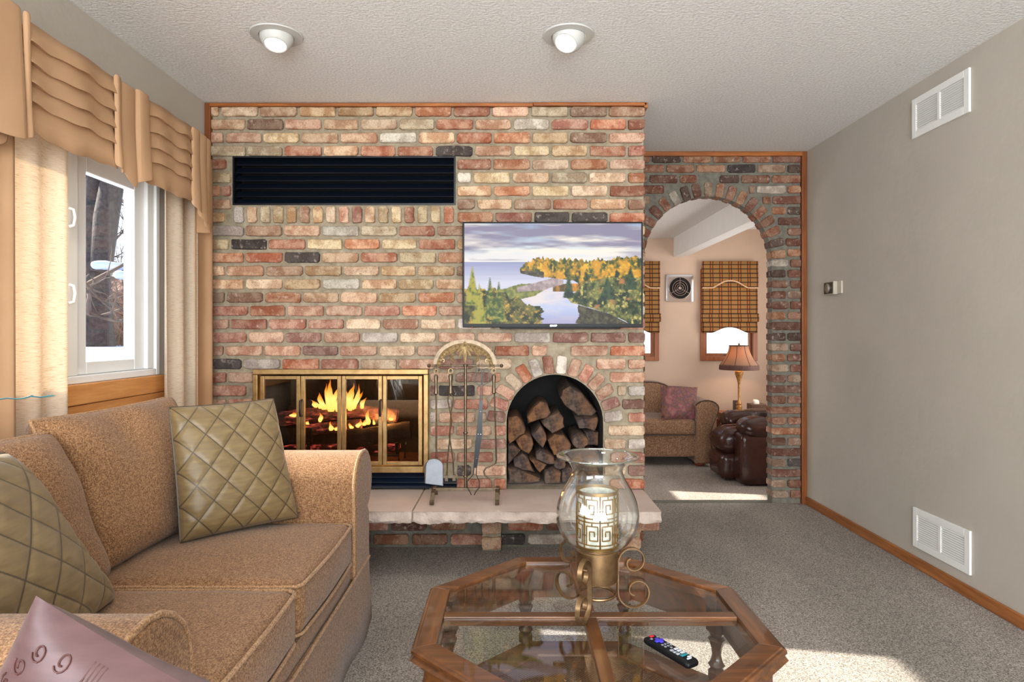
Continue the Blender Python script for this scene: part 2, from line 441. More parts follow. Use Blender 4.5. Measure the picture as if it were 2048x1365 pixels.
# far room
fw = plate(rect(-1.67, 3.5, FZ2, 2.6), [rect(1.13, 1.71, .90, 1.9), rect(2.29, 2.875, .90, 1.9)], .14, lambda a, b, d: (a, YC+d, b))
weld(struct('wall_far', fw, MT['wall_far']))
fl = plate(rect(YB+.1, YC+.14, FZ2, 2.6), [rect(5.76, 6.18, 1.60, 2.14)], .18, lambda a, b, d: (-1.67-d, a, b))
weld(struct('wall_far_left', fl, MT['wall_far']))
struct('wall_far_right', MB().box(3.4, 3.5, YB+.0, YC+.14, FZ2, 2.6), MT['wall_far'])
struct('wall_far_front', MB().box(XR+.05, 3.5, YB+.04, YB+.1, FZ2, 2.6), MT['wall_far'])
struct('wall_far_behind_chimney', MB().box(XL, .70, YB+.04, YB+.10, FZ2, 2.6), MT['wall_far'])
struct('ceiling_far_room', MB().box(-1.85, 1.93, YB+.05, YC+.14, 2.318, 2.38), MT['ceiling'])
struct('ceiling_far_right', MB().box(2.07, 3.5, YB+.05, YC+.14, 2.42, 2.48), MT['ceiling'])
struct('trim_beam', MB().box(1.93, 2.07, YB+.10, YC, 2.09, 2.5), MT['white_beam'], bevel=.006)

# ------------------------------------------------------------------ bricks
def brick_mesh(seed, L=.195, H=.055, D=.03):
    rnd = random.Random(seed); m = MB(); hl, hh = L/2, H/2
    c = [rnd.uniform(.006, .016) for _ in range(4)]
    pts = [(-hl+c[0], -hh), (hl-c[1], -hh), (hl, -hh+c[1]*.8), (hl, hh-c[2]*.8), (hl-c[2], hh), (-hl+c[3], hh), (-hl, hh-c[3]*.8), (-hl, -hh+c[0]*.8)]
    mid = [(0, -hh+rnd.uniform(-.001, .002)), (0, hh+rnd.uniform(-.003, .001))]
    pts = pts[:1]+[mid[0]]+pts[1:5]+[mid[1]]+pts[5:]
    pts = [(x+rnd.uniform(-.0018, .0018), z+rnd.uniform(-.0018, .0018)) for x, z in pts]
    n = len(pts)
    vs = [(x, 0, z) for x, z in pts]+[(x, -D+.005, z) for x, z in pts]+[(x*.97, -D, z*.84) for x, z in pts]
    fs = [(i, (i+1) % n, n+(i+1) % n, n+i) for i in range(n)]+[(n+i, n+(i+1) % n, 2*n+(i+1) % n, 2*n+i) for i in range(n)]
    fs.append(tuple(range(2*n, 3*n)))
    m.add(vs, fs); me = m.mesh('brick'); me.materials.append(MT['brick']); return me
def brick_mesh2(seed, L=.195, H=.055, D=.104):     # seen from both sides
    m0 = brick_mesh(seed, L, H, D/2); m = MB()
    vs = [tuple(v.co) for v in m0.vertices]; fs = [tuple(p.vertices) for p in m0.polygons]
    m.add(vs, fs); m.add([(x, -y, z) for x, y, z in vs], fs)
    me = m.mesh('brick'); me.materials.append(MT['brick']); bpy.data.meshes.remove(m0)
    bm = bmesh.new(); bm.from_mesh(me); bmesh.ops.remove_doubles(bm, verts=bm.verts, dist=1e-5)
    bmesh.ops.recalc_face_normals(bm, faces=bm.faces); bm.to_mesh(me); bm.free(); return me
def brick_mesh_short(seed, two=False): return (brick_mesh2 if two else brick_mesh)(seed, .09)
LONG = [brick_mesh(i) for i in range(10)]; SHORT = [brick_mesh(40+i, .09) for i in range(6)]
LONG2 = [brick_mesh2(70+i) for i in range(8)]; SHORT2 = [brick_mesh2(90+i, .09) for i in range(6)]
PAL_A = [((198, 154, 112), 18), ((208, 174, 132), 16), ((192, 142, 112), 16), ((196, 124, 88), 9), ((154, 114, 92), 10), ((204, 190, 172), 7),
         ((78, 66, 62), 1.6), ((208, 160, 124), 16), ((174, 108, 82), 8), ((188, 164, 134), 9)]
PAL_LOW = [((200, 144, 118), 18), ((208, 170, 140), 13), ((190, 126, 106), 16), ((190, 108, 78), 9), ((150, 104, 92), 11), ((206, 188, 176), 8),
           ((80, 68, 66), 2.6), ((206, 152, 126), 16), ((166, 98, 80), 8)]
PAL_B = [((140, 84, 62), 18), ((116, 70, 56), 14), ((158, 100, 70), 14), ((92, 66, 56), 10), ((154, 120, 98), 9), ((178, 162, 148), 3), ((72, 62, 60), 3), ((130, 80, 64), 14)]  # darker reds, partly the arch wall's dimmer light put into the colours
def pick(pal, rnd): return rnd.choices([p[0] for p in pal], [p[1] for p in pal])[0]
RB = random.Random(11)
def put_brick(parent, wx, wy, wz, L, H, ang, pal, meshes=(LONG, SHORT), rz=0.0, prd=.004):
    long_ = L > .13
    me = RB.choice(meshes[0] if long_ else meshes[1])
    o = bpy.data.objects.new('brick', me); COL.objects.link(o); o.parent = parent
    w = Vector(parent['_w'])
    o.location = Vector((wx, wy+RB.uniform(-prd, prd*.5), wz))-w
    o.scale = (L/(.195 if long_ else .09), 1, H/.055)
    o.rotation_euler = (0, ang+RB.uniform(-.008, .008), rz)
    c = pick(pal, RB); k = RB.uniform(.88, 1.1)
    lc = lin([min(255, v*k) for v in c]); o.color = lc
    return o
PITCH = .07295; Z0 = az_(249)+PITCH
def rowz(k): return Z0-PITCH*k
def subtract(iv, blk):
    out = []
    for a, b in iv:
        for c, d in [blk]:
            if d <= a or c >= b: out.append((a, b)); continue
            if c > a: out.append((a, c))
            if d < b: out.append((d, b))
    return out
def course(x0, x1, k, anchor_right=True, L=.195, J=.0150):
    """bricks of one course as intervals"""
    iv = []; x = x1; first = (k % 2 == 1)
    while x > x0+.02:
        l = .09 if first else L*RB.uniform(.955, 1.03); first = False
        a = max(x-l, x0); iv.append((a, x)); x = a-J
    return iv

# --- chimney breast
def arcpts(cx, cz, r, n, a0=0, a1=PI): return [(cx+r*math.cos(a0+(a1-a0)*i/n), cz+r*math.sin(a0+(a1-a0)*i/n)) for i in range(n+1)]
niche = [(NC[0]+NR, .3245)]+arcpts(NC[0], NC[1], NR, 28)+[(NC[0]-NR, .3245)]
wa = plate(rect(XL, XJ, .3243, ZC), [rect(*LOUV), rect(FIRE[0], FIRE[1], .3244, FIRE[3]), niche], .09, lambda a, b, d: (a, YA+.012+d, b))
wall_chimney = struct('wall_chimney', wa, MT['mortar']); weld(wall_chimney)
side = struct('wall_chimney_side', MB().box(XJ-.10, XJ-.008, YA+.10, YB, 0, ZC), MT['mortar'])
sb = MB(); nb = 0
for k in range(0, 33):
    z = rowz(k)
    if z < .03: continue
    y = YA+.012+(.0 if k % 2 else -.10)
    while y < YB-.02:
        a, b = max(y, YA+.012), min(y+.195, YB-.01)
        if b-a > .03: sb.box(XJ-.03, XJ-.001+RB.uniform(-.003, .003), a, b, z-.027, z+.027)
        y += .21
o = sb.build('brick_courses', MT['brick'], side, bevel=.004); o['kind'] = 'stuff'; o.color = lin((150, 92, 66))
bricksA = []
for k in range(0, 30):
    z = rowz(k); zl, zh = z-PITCH/2, z+PITCH/2
    if z < .335: break
    iv = course(XL+.005, XJ+.004, k)
    H = .055
    if k == 0: z = 2.395; H = .05
    # openings
    if zl < LOUV[3]-.01 and zh > LOUV[2]+.01: iv = subtract(iv, (LOUV[0]-.012, LOUV[1]+.012))
    if abs(z-(LOUV[2]-.055)) < .06 and z < LOUV[2]+.02:
        iv = subtract(iv, (LOUV[0]-.012, LOUV[1]+.012))
    if zl < FIRE[3]-.01: iv = subtract(iv, (FIRE[0]-.008, (FIRE[1]+.008) if z > .44 else ax_(914)))
    dz = max(0, zl-NC[1])
    ring = NR+.112
    if z < NC[1]+ring+.02:
        if z > NC[1]+.02:
            d = max(0, z-.022-NC[1]); 
            if d < ring: iv = subtract(iv, (NC[0]-math.sqrt(ring**2-d*d), NC[0]+math.sqrt(ring**2-d*d)))
        else: iv = subtract(iv, (NC[0]-NR-.004, NC[0]+NR+.004))
    for a, b in iv:
        if b-a < .03: continue
        bricksA.append(((a+b)/2, z, b-a, H*RB.uniform(.95, 1.04), 0))
for i in range(17):     # soldier course below the louvre
    x = LOUV[0]+.01+(LOUV[1]-LOUV[0]-.0)*(i+.35)/17
    bricksA.append((x, az_(430), .088, .0535, PI/2))
for i in range(14):     # voussoirs of the log niche
    a = PI*(i+.5)/14; r = NR+.056
    bricksA.append((NC[0]+r*math.cos(a), NC[1]+r*math.sin(a), .098, .058, -a))
bricksA.sort(key=lambda b: (b[2] < .05))
ex = []
for i, (x, z, L, H, an) in enumerate(bricksA):
    pal = PAL_A if z > 1.35 and RB.random() < .8 else PAL_LOW
    if i < 300: put_brick(wall_chimney, x, YA+.022, z, L, H, an, pal)
    else: ex.append((x, z, L, H, an))
if ex:
    m = MB()
    for x, z, L, H, an in ex:
        R = Matrix.Rotation(an, 3, 'Y')
        m.obox((x, YA+.01, z), (L/2, .012, H/2), R)
    o = m.build('small_cut_bricks', MT['brick'], wall_chimney, bevel=.004); o['kind'] = 'stuff'; o.color = lin((190, 132, 104))
print('chimney bricks', len(bricksA))
# --- arch wall
hole = [(AC[0]+AR+.005, -.0)]+arcpts(AC[0], AC[1], AR+.005, 36)+[(AC[0]-AR-.005, 0)]
hole = [(a, b if b > .0005 else .0005) for a, b in hole]
wb = plate(rect(XJ-.1, XR, -.0, ZC), [hole], .08, lambda a, b, d: (a, YB+.012+d, b))
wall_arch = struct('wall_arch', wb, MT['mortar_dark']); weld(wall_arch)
nB = 0
for k in range(0, 34):
    z = rowz(k)
    if z < .02: break
    H = .054
    if k == 0: z = 2.393
    iv = course(XJ+.006, 2.010, k)
    ring = AR+.108
    if z > AC[1]+.02:
        d = max(0, z-.02-AC[1])
        if d < ring: iv = subtract(iv, (AC[0]-math.sqrt(ring**2-d*d), AC[0]+math.sqrt(ring**2-d*d)))
    else: 
        iv = subtract([(XJ+.006, 2.010)], (AC[0]-AR, AC[0]+AR))
        iv2 = []
        for a, b in iv:
            if b-a > .19:
                if k % 2: m_ = a+(b-a)*(.52 if RB.random() < .9 else .5); iv2 += [(a, m_-.007), (m_+.007, b)]
                else: iv2.append((a, b)) if RB.random() < .55 else iv2.extend([(a, a+.115), (a+.13, b)])
            else: iv2.append((a, b))
        iv = iv2
    for a, b in iv:
        if b-a < .025: continue
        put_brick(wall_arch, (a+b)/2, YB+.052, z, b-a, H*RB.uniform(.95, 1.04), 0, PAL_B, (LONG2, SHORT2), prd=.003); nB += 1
for i in range(19):
    a = PI*(i+.5)/19; r = AR+.05
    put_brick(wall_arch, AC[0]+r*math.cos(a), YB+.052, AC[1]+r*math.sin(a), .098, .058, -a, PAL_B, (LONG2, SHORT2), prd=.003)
print('arch bricks', nB)

# --- wood trims
m = MB().box(ax_(422), ax_(1066), YA-.022, YA+.012, 2.4185, 2.4365); struct('trim_1', m, MT['oak_x'], bevel=.004)
m = MB().box(ax_(1066), XJ+.012, YA-.024, YA+.012, 2.421, 2.4385); struct('trim_2', m, MT['oak_x'], bevel=.004)
m = MB().box(XJ-.004, XJ+.018, YA-.024, YB, 2.41, 2.4385); struct('trim_3', m, MT['oak_y'], bevel=.004)
struct('trim_4', MB().box(XL+.001, XL+.032, YA-.02, YA+.012, .326, 2.4365), MT['oak_z'], bevel=.003)
struct('trim_5', MB().box(XJ+.02, XR-.03, YB-.02, YB+.014, 2.407, 2.438), MT['oak_x'], bevel=.004)
struct('trim_6', MB().box(XR-.036, XR-.001, YB-.022, YB+.014, .0, 2.438), MT['oak_z'], bevel=.003)
struct('baseboard_right', MB().box(XR-.016, XR, -3.4, YB-.024, 0, .056), MT['oak_y'], bevel=.005)

# ------------------------------------------------------------------ hearth
hearth = thing('hearth', 'raised hearth of pale rock-faced stone slabs on a low brick base', 'hearth', (-.47, 3.3, 0))
def slab(x0, x1, y0, y1, z0, z1, seed, end=False):
    rnd = random.Random(seed); m = MB(); nx = max(20, int((x1-x0)/.02)); rows = [(0, 1.0), (.008, .96), (.006, .6), (.0, .25), (.006, 0)]
    grid = []
    for i in range(nx+1):
        x = x0+(x1-x0)*i/nx; col = []
        for j, (dy, tz) in enumerate(rows):
            n = mnoise.noise(Vector((x*16, tz*3, seed)))*.012 + rnd.uniform(-.003, .003)
            if j == 0: n = mnoise.noise(Vector((x*7, 9, seed)))*.006
            zz = z0+(z1-z0)*tz + (rnd.uniform(-.004, .004)+mnoise.noise(Vector((x*9, 5, seed)))*.008 if 0 < j else 0)
            col.append((x, y0+dy+n, zz))
        grid.append(col)
    vs = []; fs = []; R = len(rows)
    for col in grid: vs += col
    for i in range(nx):
        for j in range(R-1): fs.append((i*R+j, (i+1)*R+j, (i+1)*R+j+1, i*R+j+1))
    b = len(vs)
    for i in range(nx+1):
        x = grid[i][0][0]; vs += [(x, y1, z1), (x, y1, z0)]
    for i in range(nx):
        fs += [(i*R, b+2*i, b+2*i+2, (i+1)*R), (b+2*i, b+2*i+1, b+2*i+3, b+2*i+2), (i*R+R-1, (i+1)*R+R-1, b+2*i+3, b+2*i+1)]
    fs += [tuple(range(R))+(b+1, b), tuple(nx*R+j for j in range(R-1, -1, -1))+(b+2*nx, b+2*nx+1)]
    m.add(vs, fs); o = m.build('slab', MT['stone'], hearth, smooth='auto')
    o.data.materials.append(MT['stone_rough'])
    for p in o.data.polygons:
        if abs(p.normal.z) < .8: p.material_index = 1
    return o
slab(XL+.001, -.478, 3.07, YA+.011, .267, .324, 3); slab(-.470, .722, 3.07, YA+.011, .267, .324, 5)
MB().box(-.480, -.468, 3.085, YA+.01, .270, .3195).build('joint', MT['mortar'], hearth)
MB().box(XL+.001, .70, 3.535, 3.60, 0, .2665).build('base', MT['mortar_dark'], hearth)
for k in range(3):
    z = .045+k*.079; x = XL+.06+(.1 if k % 2 else 0)
    while x < .66:
        if not (-.165 < x+.098 < -.045): put_brick(hearth, x+.098, 3.545, z, .195, .056, 0, PAL_B if RB.random() < .6 else PAL_LOW)
        x += .213
pil = MB().box(-.155, -.055, 3.475, 3.56, 0, .2665).build('pier', MT['mortar'], hearth)
for k in range(3): put_brick(hearth, -.105, 3.484, .044+k*.083, .106, .066, 0, PAL_A[:4])
pl2 = MB().box(.60, .70, 3.475, 3.56, 0, .2665).build('pier', MT['mortar'], hearth)
for k in range(3): put_brick(hearth, .65, 3.484, .044+k*.083, .106, .066, 0, PAL_A[:4])
t = tag(MB().box(*[v for v in (.012, .050, 3.525, 3.527, .178, .262)]).build('paper_tag', simple('tag_paper', (196, 206, 220), None, .7)), 'small pale blue-white tag hanging under the hearth slab beside the brick pier', 'tag')
m = MB().box(-.045, -.003, 3.512, 3.530, .235, .2665); m.tube([(-.012, 3.51, .24), (.004, 3.5, .225), (.012, 3.5, .232)], .006, 8)
tag(m.build('gas_valve', MT['chrome'], smooth='auto'), 'small silver valve tucked under the hearth slab by the brick pier', 'valve')

# ------------------------------------------------------------------ louvre above the fireplace
lv = thing('air_grille', 'wide black metal louvered grille set in the brick wall above the fireplace', 'vent', ((LOUV[0]+LOUV[1])/2, YA, LOUV[2]))
MB().box(LOUV[0], LOUV[1], YA+.10, YA+.11, LOUV[2], LOUV[3]).build('backing', MT['dark_box'], lv)
fr = MB()
x0, x1, z0, z1 = LOUV
for b in ((x0, x0+.009, z0, z1), (x1-.009, x1, z0, z1), (x0+.009, x1-.009, z0, z0+.009), (x0+.009, x1-.009, z1-.009, z1)):
    fr.box(b[0], b[1], YA+.0, YA+.10, b[2], b[3])
fr.build('frame', MT['black_metal'], lv)
for i in range(6):
    z = z1-.027-i*.0435
    m = MB(); m.obox(((x0+x1)/2, YA+.035, z), ((x1-x0)/2-.010, .003, .026), Matrix.Rotation(-.75, 3, 'X'))
    m.build('slat', MT['black_metal'], lv, bevel=.0015)

# ------------------------------------------------------------------ fireplace insert with glass doors
fp = thing('fireplace', 'brass framed fireplace with four glass door panels and a burning log fire', 'fireplace', (-.925, YA, .324))
X0, X1 = FIRE[0], FIRE[1]; ZT = FIRE[3]; ZS = az_(944)
fm = MB()
fm.box(X0, X1, YA-.035, YA+.02, ZT-.028, ZT); fm.box(X0, X0+.026, YA-.035, YA+.02, ZS, ZT-.0285); fm.box(X1-.026, X1, YA-.035, YA+.02, ZS, ZT-.0285)
fm.box(X0+.0265, X1-.0265, YA-.032, YA+.02, ZS, ZS+.034)
fm.build('frame', MT['brass'], fp, bevel=.003)
edges = [522, 603, 684.5, 766, 846]
for i in range(4):
    a, b = ax_(edges[i])+.002, ax_(edges[i+1])-.002; zt, zb = az_(752), az_(930)
    d = MB(); s_ = .021
    d.box(a, a+s_, YA-.018, YA, zb, zt); d.box(b-s_, b, YA-.018, YA, zb, zt)
    d.box(a+s_, b-s_, YA-.017, YA, zt-.019, zt); d.box(a+s_, b-s_, YA-.017, YA, zb, zb+.019)
    do = d.build('door', MT['brass'], fp, bevel=.002)
    MB().box(a+s_-.002, b-s_+.002, YA-.008, YA-.004, zb+.017, zt-.017).build('pane', MT['door_glass'], do)
    if i in (1, 2):
        hx = a+.006 if i == 1 else b-.006
        h = MB(); h.tube([(hx, YA-.018, az_(800)), (hx, YA-.045, az_(801)), (hx, YA-.048, az_(806)), (hx, YA-.048, az_(826)), (hx, YA-.045, az_(830)), (hx, YA-.018, az_(831))], .0065, 8)
        h.build('handle', simple('dark_handle', (48, 36, 34), None, .4, .6), do, smooth='auto')
# firebox
by0, by1 = YA+.105, YA+.58
fb = MB(); fb.box(X0-.02, X1+.02, by1, by1+.04, ZS, ZT+.1)
fb.build('firebox_back', MT['dark_box'], fp)
MB().box(X0-.04, X0, YA+.02, by1, ZS-.06, ZT+.1).build('firebox_side', MT['dark_box'], fp)
MB().box(X1, X1+.04, YA+.02, by1, ZS-.06, ZT+.1).build('firebox_side', MT['firebrick'], fp)
MB().box(X0-.02, X1+.02, YA+.02, by1, ZT, ZT+.1).build('firebox_top', MT['dark_box'], fp)
MB().box(X0-.02, X1+.02, YA+.02, by1, ZS-.04, ZS).build('firebox_floor', MT['firebrick'], fp)
# lower louvre
LX1 = ax_(913)
MB().box(X0, LX1, YA+.04, YA+.05, .325, ZS-.042).build('lower_backing', MT['dark_box'], fp)
for i in range(3):
    z = .345+i*.029
    m = MB(); m.obox(((X0+(X1 if i == 2 else LX1))/2, YA+.005, z), (((X1 if i == 2 else LX1)-X0)/2, .0025, .016), Matrix.Rotation(-.8, 3, 'X'))
    m.build('lower_slat', simple('blue_black_metal', (16, 26, 42), None, .3), fp, bevel=.001)
# fire logs
def barkmat(name, c1, c2, ember=0.0):
    t = NT(name); t.pr(.9); v = t.coord('Object', (1, 1, 1)); n = t.noise(v, 22, 6, .65)
    t.base(t.ramp(n, [(.35, lin(c1)), (.65, lin(c2))])); t.bump(n, 1.0, .012)
    if ember:
        n2 = t.noise(t.coord('Object', (1, 2, 3)), 14, 5, .7)
        col = t.ramp(n2, [(.5, (0, 0, 0)), (.6, lin((150, 52, 44))), (.74, lin((250, 150, 110)))])
        t.link(col, t.b.inputs['Emission Color']); t.b.inputs['Emission Strength'].default_value = ember
    return t.m
MT['char'] = barkmat('charred_log', (14, 12, 12), (60, 44, 38))
MT['ember'] = barkmat('glowing_log', (50, 34, 34), (150, 104, 98), 1.2)
MT['embers'] = barkmat('ember_bed', (40, 16, 18), (110, 44, 46), 1.6)
def rough_log(a, b, r, seed, seg=12, n=10, amp=.18):
    a, b = Vector(a), Vector(b); m = MB(); T = (b-a).normalized()
    up = Vector((0, 0, 1)); N = (up-T*up.dot(T)).normalized(); B = T.cross(N); vs = []; fs = []
    for i in range(n+1):
        c = a+(b-a)*i/n
        for k in range(seg):
            an = 2*PI*k/seg; q = Vector((math.cos(an)*2, math.sin(an)*2, i*.5+seed*7))
            rr = r*(1+amp*mnoise.noise(q)+amp*.5*mnoise.noise(q*3)); vs.append(c+(N*math.cos(an)+B*math.sin(an))*rr)
    for i in range(n):
        for k in range(seg):
            l = (k+1) % seg; fs.append((i*seg+k, i*seg+l, (i+1)*seg+l, (i+1)*seg+k))
    fs.append(tuple(range(seg))[::-1]); fs.append(tuple(n*seg+k for k in range(seg)))
    return m.add(vs, fs)
FY = YA+.28
def fpx(px, py, Y=FY): return P(px, py, Y)
def firelog(p, q, r, mat, seed, label):
    tag(rough_log(p, q, r, seed).build('fire_log', mat, smooth='auto'), label, 'log', 'logs burning in the fireplace')
s_ = FY
firelog(fpx(560, 838, FY+.1), fpx(700, 822, FY+.1), .045, MT['ember'], 1, 'pinkish glowing log at the upper back left of the fire')
firelog(fpx(690, 820, FY+.08), fpx(795, 832, FY+.08), .04, MT['ember'], 2, 'glowing log at the upper back right of the fire')
firelog(fpx(600, 862, FY), fpx(722, 850, FY), .035, MT['ember'], 3, 'red ember-lit log across the middle of the fire')
firelog(fpx(690, 880, FY-.08), fpx(822, 862, FY-.04), .055, MT['char'], 4, 'large black charred log at the front right of the fire')
firelog(fpx(540, 875, FY-.06), fpx(625, 872, FY-.02), .05, MT['char'], 5, 'black charred log at the front left of the fire')
m = rough_log(fpx(560, 898, FY), fpx(800, 896, FY), .026, 8, amp=.3)
o = m.build('ember_bed', MT['embers'], smooth='auto'); tag(o, 'bed of glowing red embers under the burning logs', 'embers'); o['kind'] = 'stuff'
g = thing('log_grate', 'black iron grate holding the fire logs above the embers', 'grate', (-.93, FY, ZS))
for px in (565, 620, 680, 740, 795):
    q = fpx(px, 905, FY-.13); MB().tube([(q.x, FY-.16, .56), (q.x, FY-.15, .50), (q.x, FY+.14, .49), (q.x, FY+.15, .55)], .009, 8).build('bar', MT['black_metal'], g, smooth='auto')
for yy in (FY-.10, FY+.10):
    MB().tube([(fpx(556, 900).x, yy, ZS), (fpx(556, 900).x, yy, .48), (fpx(804, 900).x, yy, .48), (fpx(804, 900).x, yy, ZS)], .008, 8).build('rail', MT['black_metal'], g)
# flames
def flamemat():
    t = NT('flame'); t.n.remove(t.b)
    tcn = t.node('ShaderNodeTexCoord'); sx = t.node('ShaderNodeSeparateXYZ'); t.link(tcn.outputs['Generated'], sx.inputs[0])
    col = t.ramp(sx.outputs[2], [(.0, lin((255, 190, 90))), (.4, lin((255, 214, 120))), (.75, lin((250, 150, 40))), (1, lin((200, 70, 10)))])
    e = t.node('ShaderNodeEmission'); t.link(col, e.inputs[0]); e.inputs[1].default_value = 2.6
    tr = t.node('ShaderNodeBsdfTransparent'); lw = t.node('ShaderNodeLayerWeight'); lw.inputs[0].default_value = .5
    f = t.math('MULTIPLY_ADD', lw.outputs['Facing'], -1.15, 1.0)
    f = t.math('MULTIPLY', f, t.math('MULTIPLY_ADD', sx.outputs[2], -.55, .95)); f.node.use_clamp = True
    mx = t.node('ShaderNodeMixShader'); t.link(f, mx.inputs[0]); t.link(tr.outputs[0], mx.inputs[1]); t.link(e.outputs[0], mx.inputs[2])
    t.link(mx.outputs[0], t.out.inputs[0]); return t.m
MT['flame'] = flamemat()
def flame(px, py, h, wd, lean, seed, Y=FY):
    m = MB(); vs = []; fs = []; n = 26; seg = 16; b = fpx(px, py, Y)
    for i in range(n+1):
        u = i/n; r = wd*.5*(math.sin(PI*min(1, u*.85+.15))**1.1)*(1-u)**.35+.0008
        ox = lean*u**1.5+math.sin(u*5+seed)*wd*.28*u; oy = math.cos(u*4+seed*2)*wd*.15*u
        for k in range(seg):
            a = 2*PI*k/seg; rr = r*(1+.25*math.sin(a*2+u*6+seed))
            q_ = mnoise.noise_vector(Vector((b.x*30+rr*20*math.cos(a), seed*1.7, b.z*20+u*h*26)))*wd*.22*u; vs.append((b.x+ox+rr*math.cos(a)+q_.x, b.y+oy+rr*.5*math.sin(a)+q_.y*.4, b.z+h*u+q_.z*.5))
    for i in range(n):
        for k in range(seg): l = (k+1) % seg; fs.append((i*seg+k, i*seg+l, (i+1)*seg+l, (i+1)*seg+k))
    return m.add(vs, fs)
fires = [(662, 824, .20, .065, .0, 1), (648, 820, .10, .05, -.04, 2), (676, 824, .13, .05, .02, 6), (700, 822, .17, .05, .015, 3), (706, 820, .11, .045, .05, 4), (632, 816, .05, .04, -.03, 5),
         (724, 818, .07, .035, .02, 9), (662, 862, .055, .03, 0, 7), (736, 850, .09, .035, .0, 8), (716, 856, .045, .035, .01, 11), (640, 845, .06, .025, .01, 12), (782, 842, .03, .03, .0, 13),
         (703, 858, .035, .03, -.01, 14), (615, 850, .025, .03, 0, 15), (672, 862, .03, .03, .01, 16), (588, 835, .03, .05, -.01, 17), (656, 820, .16, .03, -.015, 21), (668, 818, .15, .03, .03, 22), (694, 818, .13, .03, -.02, 23), (710, 818, .15, .028, .03, 24), (640, 818, .07, .03, .02, 25), (728, 852, .04, .03, .02, 26), (748, 850, .04, .02, .0, 27), (690, 860, .025, .03, .0, 28)]
ft = thing('fire', 'yellow and orange flames rising from the burning logs', 'fire', fpx(680, 860, FY))
for f in fires: flame(*f, Y=FY+(.03 if f[1] < 830 else -.06)).build('flame', MT['flame'], ft, smooth=True)
pl = bpy.data.lights.new('fire_glow', 'POINT'); pl.energy = 7; pl.color = (1, .42, .12); pl.shadow_soft_size = .06
po = bpy.data.objects.new('fire_glow', pl); COL.objects.link(po); po.location = fpx(770, 838, FY-.04)

# ------------------------------------------------------------------ log niche
nb_ = MB(); rin = NR-.002; nd = .55
vs = []; fs = []; prof = [(NC[0]+rin, .3245)]+arcpts(NC[0], NC[1], rin, 28)+[(NC[0]-rin, .3245)]
n = len(prof)
for (x, z) in prof: vs += [(x, YA+.016, z), (x, YA+nd, z)]
for i in range(n-1): fs.append((2*i, 2*i+1, 2*i+3, 2*i+2))
fs.append(tuple(2*i+1 for i in range(n)))
nb_.add(vs, fs); struct('trim_niche_lining', nb_, MT['dark_box'])
struct('trim_niche_floor', MB().box(NC[0]-rin, NC[0]+rin, YA+.0115, YA+nd, .30, .3235), MT['stone'])
def logend(c1, c2):
    t = NT('split_wood'); t.pr(.9); v = t.coord('Object', (1, 1, 1)); n = t.noise(v, 30, 6, .7)
    big = t.noise(v, 8, 3)
    c = t.mix(t.ramp(big, [(.4, (0, 0, 0)), (.6, (1, 1, 1))]), t.ramp(n, [(.35, lin(c1)), (.65, lin(c2))]), t.ramp(n, [(.35, lin((58, 40, 32))), (.65, lin((120, 86, 60)))]))
    t.base(c); t.bump(n, 1.0, .008); return t.m
LOGM = [logend((58, 46, 38), (112, 94, 82)), logend((78, 50, 32), (142, 98, 60)), logend((52, 42, 40), (104, 88, 82))]
def c3(x, y): return (970+x/3.103, 680+y/3.103)
